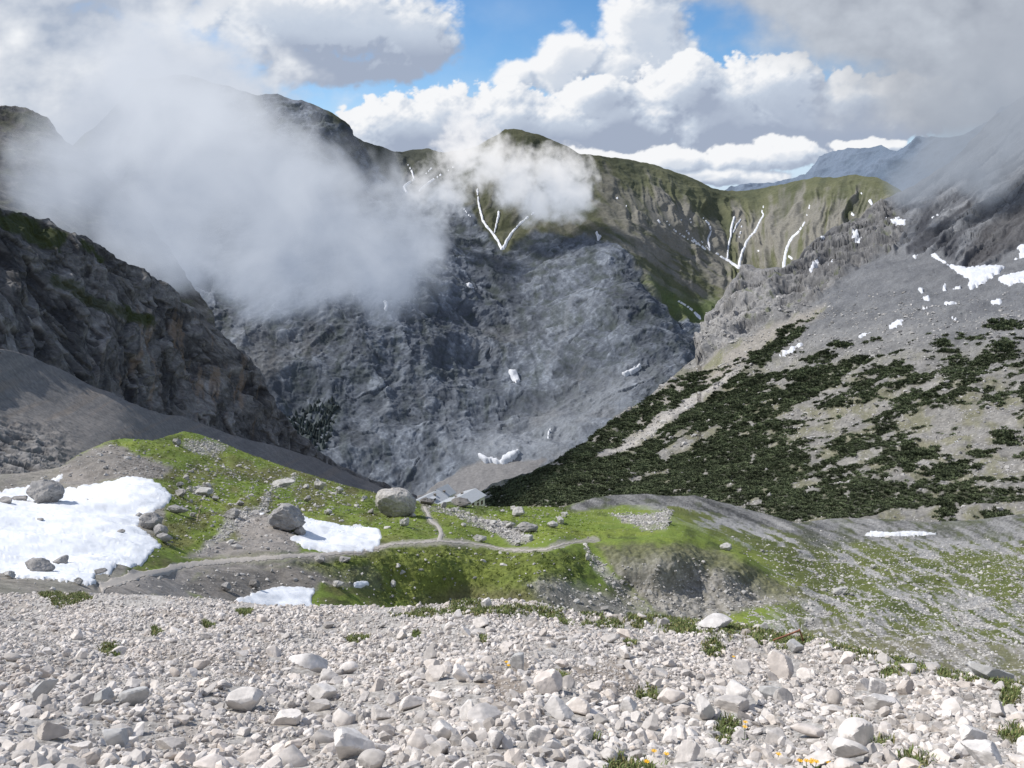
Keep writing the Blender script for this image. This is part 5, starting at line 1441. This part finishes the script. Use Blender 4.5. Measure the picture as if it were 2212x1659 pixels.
# ------------------------------------------------------------------ grass tufts and flowers of the scree
def blade_stuff():
    Vs, Fs, Cs, off = [], [], [], 0
    m = turf_mask(LA.X, LA.Y)
    n = 26000
    x, y = LA.scatter(n, m * A_in * (LA.Y < 1800), rng)
    P = LA.samp(x, y)
    th = rng.uniform(0, 2 * math.pi, n); ln = rng.uniform(.03, .085, n) * np.interp(P[:, 1], [3, 9, 18], [.8, 1.0, 1.3]); wd = rng.uniform(.0025, .005, n) * np.interp(P[:, 1], [3, 9, 18], [1, 1.8, 2.6])
    lean = rng.uniform(.2, .9, n)
    dx, dy = np.cos(th), np.sin(th)
    a = np.stack([-dy * wd, dx * wd, np.zeros(n)], -1)
    mid = P + np.stack([dx * ln * lean * .35, dy * ln * lean * .35, ln * .65], -1)
    tip = P + np.stack([dx * ln * lean, dy * ln * lean, ln * np.sqrt(np.maximum(.1, 1 - lean ** 2 * .8))], -1)
    V = np.stack([P - a, P + a, mid + a * .8, mid - a * .8, tip], 1)
    idx = np.arange(n) * 5
    F3 = np.concatenate([np.stack([idx, idx + 1, idx + 2], -1), np.stack([idx, idx + 2, idx + 3], -1), np.stack([idx + 3, idx + 2, idx + 4], -1)])
    g = np.where((rng.random(n) < .25)[:, None], np.array([.24, .22, .10])[None], np.array([.13, .165, .055])[None]) * rng.uniform(.6, 1.4, n)[:, None]
    o = link('grass', mesh_np('grass', V.reshape(-1, 3), F3, np.repeat(g, 5, 0)), M_grass)
    o['kind'] = 'stuff'


blade_stuff()
# meadow turf: short tussocks on the green banks
tus = clump(rng, 14)
m = (pmask(LB.X, LB.Y, BANK_G, 10) + .5 * pmask(LB.X, LB.Y, [(230, 950), (420, 935), (800, 1062), (1230, 1100), (1330, 1160), (960, 1165), (830, 1165), (640, 1090), (400, 1200), (340, 1190)], 12)) * snowclear * sstep(4, 10, pdm)
n = 11000
x, y = LB.scatter(n, m, rng)
P = LB.samp(x, y)
s = rng.uniform(.10, .30, n)
hh = LB.samp(x, y, LB.col)
merged('meadow_grass', [tus] + [clump(rng, 14) for _ in range(5)], P - np.array([0, 0, .06]), rots(rng, n, .2), s[:, None] * np.array([1.2, 1.2, .8])[None], hh * rng.uniform(1.0, 1.7, n)[:, None], M_grass)

M_petal = mat_col('yellow_petal', .6, 30, .15, 0, base=(.80, .47, .02))
M_stem = mat_col('flower_stem', .7, 30, .2, 0, base=(.07, .12, .03))
rf = np.random.default_rng(9)
fl = [(1413, 1624, 'yellow flower left of a close pair above the bottom grass tuft'), (1436, 1629, 'yellow flower right of a close pair above the bottom grass tuft'), (1398, 1646, 'lone low yellow flower inside the bottom grass tuft'), (1611, 1562, 'upper yellow flower of the pair by the notched block'),
      (1609, 1570, 'lower yellow flower of the pair by the notched block'), (1678, 1636, 'single yellow flower in the open gravel'), (1726, 1654, 'yellow flower at the bottom edge, left of the bunch'), (1742, 1648, 'left yellow flower of the bottom bunch'), (1752, 1652, 'middle yellow flower of the bottom bunch'),
      (1760, 1647, 'right yellow flower of the bottom bunch'), (1747, 1657, 'lowest yellow flower of the bottom bunch'), (1786, 1650, 'yellow flower right of the bottom bunch'), (1583, 1419, 'left yellow flower high in the right scree'), (1606, 1429, 'right yellow flower high in the right scree'),
      (1095, 1433, 'taller yellow flower by the grey triangular stone'), (1099, 1438, 'shorter yellow flower by the grey triangular stone')]
for x, y, lab in fl:
    d0 = float(LA.depth(np.array([x]), np.array([y])).item())
    hgt = rf.uniform(.05, .08)
    foot = LA.samp(np.array([x]), np.array([y + hgt * .9 * F / d0]))[0]
    if foot[1] < 1.5: continue
    root = empty('yellow_flower', foot); tag(root, lab, 'flower', 'yellow flowers of the scree')
    hgt = max(.05, (at(x, y, foot[1]) - foot)[2])
    tip = np.array([rf.uniform(-.008, .008), rf.uniform(-.008, .008), hgt])
    beam('stem', (0, 0, -.01), tip, .002, M_stem, root)
    R_ = np.interp(foot[1], [3, 9], [.017, .028]); V, Fq = [tip + np.array([0, 0, .003])], []
    for k in range(8):
        a0 = k * math.pi / 4 + rf.uniform(-.1, .1)
        for da, rr, zz in ((-.3, .7, .004), (0, 1.0, .001), (.3, .7, .004)):
            V.append(tip + np.array([math.cos(a0 + da) * R_ * rr, math.sin(a0 + da) * R_ * rr, zz + R_ * .25 * rr]))
        i = len(V); Fq += [[0, i - 3, i - 2], [0, i - 2, i - 1]]
    link('petals', mesh_np('petals', V, Fq, None, False), M_petal, root)
    V, Fc = ico(1)
    link('flower_centre', mesh_np('flower_centre', V * R_ * .32 + tip + np.array([0, 0, R_ * .15]), Fc, None), M_petal, root)
    for k in range(3):
        a0 = rf.uniform(0, 6.28); b0 = np.array([math.cos(a0), math.sin(a0), .5]) * .035
        sd = np.array([-math.sin(a0), math.cos(a0), 0]) * .006
        link('leaf', mesh_np('leaf', [(0, 0, .005), b0 * .5 + sd, b0, b0 * .5 - sd], [[0, 1, 2, 3]], None, False), M_stem, root)
print('details %.1fs' % (time.time() - T0))
# ------------------------------------------------------------------ clouds of the sky, on a far dome
def to_px(dx, dy, dz):
    """survey position of a direction"""
    fz = dy * CP - dz * SP; up = dy * SP + dz * CP
    fz = np.maximum(fz, .15)
    return CX + F * dx / fz, CY - F * up / fz


def balls(x, y, lst, warp=None):
    out = np.full(x.shape, -3.0)
    for cx, cy, rx, ry in lst:
        out = np.maximum(out, 1 - np.sqrt(((x - cx) / rx) ** 2 + ((y - cy) / ry) ** 2))
    return out


def billow(x, y, o=5, gain=.55):
    s, a, t = 0, 1., 0
    for q in range(o):
        s = s + a * np.abs(pn(x * 2.1 ** q + 13.7 * q, y * 2.1 ** q + 4.4 * q)); t += a; a *= gain
    return s / t * 2 - .45


def shifted(A, dx, dy):
    """sample array A moved by whole cells, edges held"""
    j = np.clip(np.arange(A.shape[0]) + dy, 0, A.shape[0] - 1); i = np.clip(np.arange(A.shape[1]) + dx, 0, A.shape[1] - 1)
    return A[j][:, i]


def sky_dome():
    az = np.radians(np.linspace(-46, 46, 1150)); el = np.radians(np.concatenate([np.linspace(-6, 21, 470), np.linspace(21.2, 40, 70)]))
    A, E = np.meshgrid(az, el)
    dx, dy, dz = np.sin(A) * np.cos(E), np.cos(A) * np.cos(E), np.sin(E)
    x, y = to_px(dx, dy, dz)
    R = 40000.0
    wx = x + 26 * fbm(x / 90, y / 90, o=4) ; wy = y + 22 * fbm(x / 90 + 8, y / 90, o=4)
    bl = billow(x / 105, y / 85, 6, .56)
    bf = billow(x / 38 + 3, y / 32, 4, .6)
    soft = fbm(x / 170, y / 120, o=6, gain=.55)
    WHITE, GREY_, DARK = np.array([.93, .94, .96]), np.array([.56, .63, .74]), np.array([.37, .43, .55])
    col = np.zeros(x.shape + (3,)); alpha = np.zeros(x.shape)

    def over(c, a):
        nonlocal col, alpha
        col[:] = col * (1 - a[..., None]) + c * a[..., None]
        alpha[:] = 1 - (1 - alpha) * (1 - a)

    def cumulus(lst, amp, edge, base_y, dark, k=1.0, lift=0.0, greys=()):
        d = balls(wx, wy, lst) + amp * (bl + .45 * bf)
        a = sstep(0, edge, d)
        th = np.clip(d, 0, .6)
        # sun from the upper left: brighter on that side of each puff, deeper cloud below it is dimmer
        g = th - .5 * shifted(th, -5, 4) - .5 * shifted(th, -12, 9)
        deep = np.zeros_like(th)
        for q in (6, 14, 26, 42): deep += shifted(th, -q // 2, q)
        sh = .80 + 1.5 * g - .28 * deep * k + lift + .14 * soft
        sh = sh - dark * sstep(base_y[0], base_y[1], y + 14 * soft)
        for gx, gy, grx, gry, gk in greys:
            sh = sh - gk * sstep(1.1, .2, np.hypot((wx - gx) / grx, (wy - gy) / gry) + .5 * bl)
        sh = np.clip(sh, 0, 1)
        c = np.where((sh < .5)[..., None], mix(DARK, GREY_, sh * 2), mix(GREY_, WHITE, sh * 2 - 1))
        over(c, a)

    # pale air low over the horizon
    over(np.broadcast_to(np.array([.60, .74, .93]), col.shape), sstep(150, 420, y) * .85)
    # high thin veil
    over(np.broadcast_to(np.array([.62, .73, .88]), col.shape), np.clip(.12 + .5 * soft, 0, .5) * sstep(700, 300, np.abs(x - 700)) * .5)
    # soft towers standing behind
    cumulus([(1235, 125, 95, 75), (1200, 160, 90, 55), (1390, 60, 110, 130), (1430, 130, 90, 90), (1340, 150, 100, 70), (1120, 165, 70, 34), (1440, -60, 160, 90)], .34, .38, (400, 700), .3, .45, .02)
    # the long crisp bank over the ridge
    cumulus([(860, 290, 150, 95), (960, 280, 150, 100), (1080, 290, 170, 115), (1200, 300, 190, 115), (1330, 290, 150, 120), (1480, 200, 120, 85), (1560, 250, 150, 130), (1690, 200, 110, 90),
             (1720, 260, 150, 90), (1830, 240, 140, 90), (1940, 230, 130, 80), (1300, 220, 110, 70), (800, 330, 120, 60)], .42, .13, (262, 318), .34, 1.0, .03,
            greys=[(1330, 215, 70, 45, .25), (1520, 225, 60, 50, .32), (1360, 285, 90, 30, .25), (1150, 265, 60, 35, .12), (1630, 285, 130, 26, .25), (1900, 260, 160, 60, .3), (1790, 240, 70, 40, .18)])
    # small fair weather puffs below the flat bases
    cumulus([(1330, 352, 150, 30), (1460, 345, 110, 36), (1600, 340, 110, 36), (1700, 330, 100, 40), (1520, 385, 130, 26), (1880, 310, 90, 16), (1640, 385, 90, 26), (1240, 340, 90, 30)], .40, .16, (360, 420), .15, .6, .05)
    # the grey bellied cloud over the left peak
    cumulus([(640, 60, 190, 110), (760, 50, 210, 120), (880, 70, 130, 110), (930, 100, 75, 70), (570, 20, 200, 90), (700, 150, 170, 50), (840, 150, 110, 44)], .40, .42, (62, 150), .58, .55, .0, greys=[(740, 145, 190, 48, .22), (600, 110, 110, 50, .15)])
    # mist and cloud filling the upper left and upper right
    l = balls(wx, wy, [(60, 160, 420, 300), (330, 250, 400, 260), (300, -60, 360, 170), (30, -40, 300, 150)]) + .42 * soft + .14 * bl
    c = mix(np.array([.42, .485, .60]), np.array([.90, .92, .95]), np.clip(.40 + 1.1 * soft + .22 * bl + .6 * sstep(1, 0, np.hypot((wx - 30) / 90, (wy - 95) / 60)) + .5 * sstep(1, 0, np.hypot((wx - 470) / 190, (wy - 40) / 90)) - .25 * sstep(1, 0, np.hypot((wx - 200) / 200, (wy - 20) / 90)), 0, 1))
    over(c, sstep(0, .45, l))
    r = balls(wx, wy, [(2020, 20, 560, 210), (2200, 120, 520, 260), (1760, -60, 330, 170), (2060, 200, 260, 130)]) + .34 * soft
    c = mix(np.array([.36, .39, .45]), np.array([.62, .66, .72]), np.clip(.40 + .8 * soft + .25 * bl + .35 * sstep(1900, 1500, x), 0, 1))
    over(c, sstep(0, .48, r) * .96)
    V = np.stack([dx, dy, dz], -1) * R
    ny, nx = x.shape
    i = np.arange(ny * nx).reshape(ny, nx)
    Fq = np.stack([i[:-1, :-1], i[1:, :-1], i[1:, 1:], i[:-1, 1:]], -1).reshape(-1, 4)
    me = mesh_np('sky', V.reshape(-1, 3), Fq, (col / np.maximum(alpha, 1e-3)[..., None]).reshape(-1, 3))
    # the cloud cover thins out to nothing at the rim of the dome
    rim = sstep(1, .93, np.abs(A) / math.radians(46)) * sstep(math.radians(40), math.radians(34), E)
    at_ = me.attributes.new('cover', 'FLOAT', 'POINT'); at_.data.foreach_set('value', (alpha * rim).astype(np.float32).ravel())
    m = bpy.data.materials.new('cloud_cover'); m.use_nodes = True
    nt = m.node_tree; N = nt.nodes; L = nt.links; N.clear()
    out = N.new('ShaderNodeOutputMaterial'); mx = N.new('ShaderNodeMixShader'); tr = N.new('ShaderNodeBsdfTransparent'); em = N.new('ShaderNodeEmission')
    a1 = N.new('ShaderNodeAttribute'); a1.attribute_name = 'col'; a2 = N.new('ShaderNodeAttribute'); a2.attribute_name = 'cover'
    L.new(a1.outputs['Color'], em.inputs['Color']); L.new(a2.outputs['Fac'], mx.inputs['Fac'])
    L.new(tr.outputs[0], mx.inputs[1]); L.new(em.outputs[0], mx.inputs[2]); L.new(mx.outputs[0], out.inputs['Surface'])
    m.cycles.emission_sampling = 'NONE'
    o = link('sky', me, m); o['kind'] = 'structure'


sky_dome()
print('sky %.1fs' % (time.time() - T0))


# ------------------------------------------------------------------ drifting mist: volumes whose own glow stands in for scattered light
def mist(name, label, blobs, centre, dens, glow_lo, glow_hi, z0, z1, nscale, namp, edge=(.0, .55), stretch=1.0):
    """blobs: (x, y, distance, radius in survey units, weight). A star shaped hull holds a volume that thins towards its rim"""
    bl = []
    for x, y, d, r, w_ in blobs:
        c = at(x, y, d); bl.append((c, r * d / F, w_))
    cen = at(*centre)
    V, Fc = ico(5)
    rad = np.zeros(len(V))
    for c, r, w_ in bl:
        oc = c - cen
        b = V @ oc; disc = b * b - (oc @ oc - (r * 1.12) ** 2)
        rad = np.maximum(rad, np.where(disc > 0, b + np.sqrt(np.maximum(disc, 0)), 0))
    rad = np.maximum(rad, 10)
    rad = rad * (1 + .10 * fbm(V[:, 0] * 5, V[:, 1] * 5, V[:, 2] * 5, 3))
    m = bpy.data.materials.new(name + '_vapour'); m.use_nodes = True
    nt = m.node_tree; N = nt.nodes; L = nt.links; N.clear()
    out = N.new('ShaderNodeOutputMaterial'); geo = N.new('ShaderNodeNewGeometry')

    def math_(op, a, b=None, clamp=False):
        n = N.new('ShaderNodeMath'); n.operation = op; n.use_clamp = clamp
        for k, v in enumerate((a, b)):
            if v is None: continue
            if isinstance(v, (int, float)): n.inputs[k].default_value = v
            else: L.new(v, n.inputs[k])
        return n.outputs[0]
    nz = N.new('ShaderNodeTexNoise'); nz.inputs['Scale'].default_value = nscale; nz.inputs['Detail'].default_value = 5; nz.inputs['Roughness'].default_value = .58
    nz.inputs['Distortion'].default_value = .6
    L.new(geo.outputs['Position'], nz.inputs['Vector'])
    n2 = N.new('ShaderNodeTexNoise'); n2.inputs['Scale'].default_value = nscale * 3.7; n2.inputs['Detail'].default_value = 4; n2.inputs['Roughness'].default_value = .6
    L.new(geo.outputs['Position'], n2.inputs['Vector'])
    tot = None
    for c, r, w_ in bl:
        v = N.new('ShaderNodeVectorMath'); v.operation = 'DISTANCE'
        L.new(geo.outputs['Position'], v.inputs[0]); v.inputs[1].default_value = c.tolist()
        f = math_('MULTIPLY', math_('SUBTRACT', 1.0, math_('DIVIDE', v.outputs['Value'], float(r))), float(w_))
        tot = f if tot is None else math_('MAXIMUM', tot, f)
    nn = math_('ADD', math_('MULTIPLY', math_('SUBTRACT', nz.outputs['Fac'], .5), namp), math_('MULTIPLY', math_('SUBTRACT', n2.outputs['Fac'], .5), namp * .45))
    f = math_('ADD', tot, nn)
    mr = N.new('ShaderNodeMapRange'); mr.interpolation_type = 'SMOOTHSTEP'; mr.inputs['From Min'].default_value = edge[0]; mr.inputs['From Max'].default_value = edge[1]
    mr.inputs['To Max'].default_value = dens
    L.new(f, mr.inputs['Value'])
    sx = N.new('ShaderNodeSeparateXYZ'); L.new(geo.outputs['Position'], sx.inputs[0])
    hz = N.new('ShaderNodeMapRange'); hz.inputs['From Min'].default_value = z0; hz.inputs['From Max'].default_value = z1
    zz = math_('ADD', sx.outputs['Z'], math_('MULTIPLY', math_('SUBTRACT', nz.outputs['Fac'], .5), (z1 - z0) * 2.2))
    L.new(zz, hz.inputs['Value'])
    mc = N.new('ShaderNodeMix'); mc.data_type = 'RGBA'; mc.inputs[6].default_value = (*glow_lo, 1); mc.inputs[7].default_value = (*glow_hi, 1)  # glow brightens with height, imitating sunlit upper mist
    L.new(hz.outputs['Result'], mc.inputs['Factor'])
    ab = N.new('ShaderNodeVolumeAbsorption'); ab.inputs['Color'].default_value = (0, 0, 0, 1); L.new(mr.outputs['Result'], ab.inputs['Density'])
    em = N.new('ShaderNodeEmission'); L.new(mc.outputs[2], em.inputs['Color']); L.new(mr.outputs['Result'], em.inputs['Strength'])  # nothing scatters here; emission replaces the light in the mist
    ad = N.new('ShaderNodeAddShader'); L.new(ab.outputs[0], ad.inputs[0]); L.new(em.outputs[0], ad.inputs[1]); L.new(ad.outputs[0], out.inputs['Volume'])
    m.cycles.emission_sampling = 'NONE'
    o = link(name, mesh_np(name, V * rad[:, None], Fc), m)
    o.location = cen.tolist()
    tag(o, label, None, None, 'stuff')
    m.cycles.volume_step_rate = .5
    return o


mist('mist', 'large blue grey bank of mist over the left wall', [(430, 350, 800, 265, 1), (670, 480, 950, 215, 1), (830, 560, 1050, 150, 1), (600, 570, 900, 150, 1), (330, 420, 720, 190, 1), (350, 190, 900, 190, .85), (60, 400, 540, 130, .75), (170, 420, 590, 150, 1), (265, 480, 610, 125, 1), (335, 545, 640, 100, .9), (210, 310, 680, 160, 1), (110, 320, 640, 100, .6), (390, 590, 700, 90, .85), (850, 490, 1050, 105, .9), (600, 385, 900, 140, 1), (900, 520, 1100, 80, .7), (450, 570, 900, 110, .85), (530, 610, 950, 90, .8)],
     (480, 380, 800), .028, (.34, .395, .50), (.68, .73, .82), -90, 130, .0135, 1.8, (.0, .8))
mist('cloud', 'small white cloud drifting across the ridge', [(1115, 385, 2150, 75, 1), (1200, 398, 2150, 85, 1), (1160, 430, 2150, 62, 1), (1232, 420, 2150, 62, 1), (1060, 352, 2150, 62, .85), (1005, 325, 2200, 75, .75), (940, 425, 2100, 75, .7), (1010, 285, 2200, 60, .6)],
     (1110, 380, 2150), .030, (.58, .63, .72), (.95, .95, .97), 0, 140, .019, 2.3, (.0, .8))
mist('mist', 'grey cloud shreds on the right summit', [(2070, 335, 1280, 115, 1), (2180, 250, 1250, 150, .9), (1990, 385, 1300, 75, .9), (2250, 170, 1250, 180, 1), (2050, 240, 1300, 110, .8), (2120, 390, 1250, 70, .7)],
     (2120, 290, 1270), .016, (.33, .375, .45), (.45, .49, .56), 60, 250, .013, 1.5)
print('mist %.1fs' % (time.time() - T0))
# ------------------------------------------------------------------ light, sky, camera
sc = bpy.context.scene
w = bpy.data.worlds.new('World'); sc.world = w; w.use_nodes = True
nt = w.node_tree
bg = nt.nodes['Background']
sky = nt.nodes.new('ShaderNodeTexSky'); sky.sky_type = 'NISHITA'; sky.sun_disc = False
sky.sun_elevation = SUN_EL; sky.sun_rotation = SUN_AZ; sky.altitude = 2000; sky.dust_density = 0.6; sky.ozone_density = 2.0
hs = nt.nodes.new('ShaderNodeHueSaturation'); hs.inputs['Saturation'].default_value = 1.25
nt.links.new(sky.outputs['Color'], hs.inputs['Color']); 
tcw = nt.nodes.new('ShaderNodeTexCoord'); nzw = nt.nodes.new('ShaderNodeTexNoise'); nzw.inputs['Scale'].default_value = 2.2; nzw.inputs['Detail'].default_value = 4
nt.links.new(tcw.outputs['Generated'], nzw.inputs['Vector'])
cov = nt.nodes.new('ShaderNodeMapRange'); cov.interpolation_type = 'SMOOTHSTEP'; cov.inputs['From Min'].default_value = .42; cov.inputs['From Max'].default_value = .62; nt.links.new(nzw.outputs['Fac'], cov.inputs['Value'])
sp = nt.nodes.new('ShaderNodeSeparateXYZ'); nt.links.new(tcw.outputs['Generated'], sp.inputs[0])
bk = nt.nodes.new('ShaderNodeMapRange'); bk.interpolation_type = 'SMOOTHSTEP'; bk.inputs['From Min'].default_value = .70; bk.inputs['From Max'].default_value = .25; nt.links.new(sp.outputs['Y'], bk.inputs['Value'])
ml = nt.nodes.new('ShaderNodeMath'); ml.operation = 'MULTIPLY'; nt.links.new(cov.outputs[0], ml.inputs[0]); nt.links.new(bk.outputs[0], ml.inputs[1])
mw = nt.nodes.new('ShaderNodeMix'); mw.data_type = 'RGBA'; nt.links.new(ml.outputs[0], mw.inputs['Factor']); nt.links.new(hs.outputs['Color'], mw.inputs[6]); mw.inputs[7].default_value = (5.2, 5.2, 5.4, 1)  # unseen white cloud added outside the view to lift ambient light
nt.links.new(mw.outputs[2], bg.inputs['Color']); bg.inputs['Strength'].default_value = 0.14
sl = bpy.data.lights.new('sun', 'SUN'); sl.energy = 4.6; sl.angle = math.radians(0.5); sl.color = (1, .955, .89)
so = bpy.data.objects.new('sun', sl); C.objects.link(so)
so.rotation_euler = Vector(SUN.tolist()).to_track_quat('Z', 'Y').to_euler()
cd = bpy.data.cameras.new('camera'); co = bpy.data.objects.new('camera', cd); C.objects.link(co)
co.location = CAM.tolist(); co.rotation_euler = (math.pi / 2 - PITCH, 0, 0)
cd.sensor_width = 36; cd.lens = 36 * F / W; cd.clip_end = 200000; cd.clip_start = 0.05
sc.camera = co
sc.view_settings.view_transform = 'Standard'; sc.view_settings.look = 'None'
sc.view_settings.exposure = 0; sc.view_settings.gamma = 1
sc.render.engine = 'CYCLES'
sc.cycles.max_bounces = 6; sc.cycles.diffuse_bounces = 3; sc.cycles.transparent_max_bounces = 16
sc.cycles.volume_bounces = 1
sc.cycles.use_denoising = True
try: sc.cycles.denoiser = 'OPENIMAGEDENOISE'
except Exception as e: print(e)
print('script done %.1fs' % (time.time() - T0))
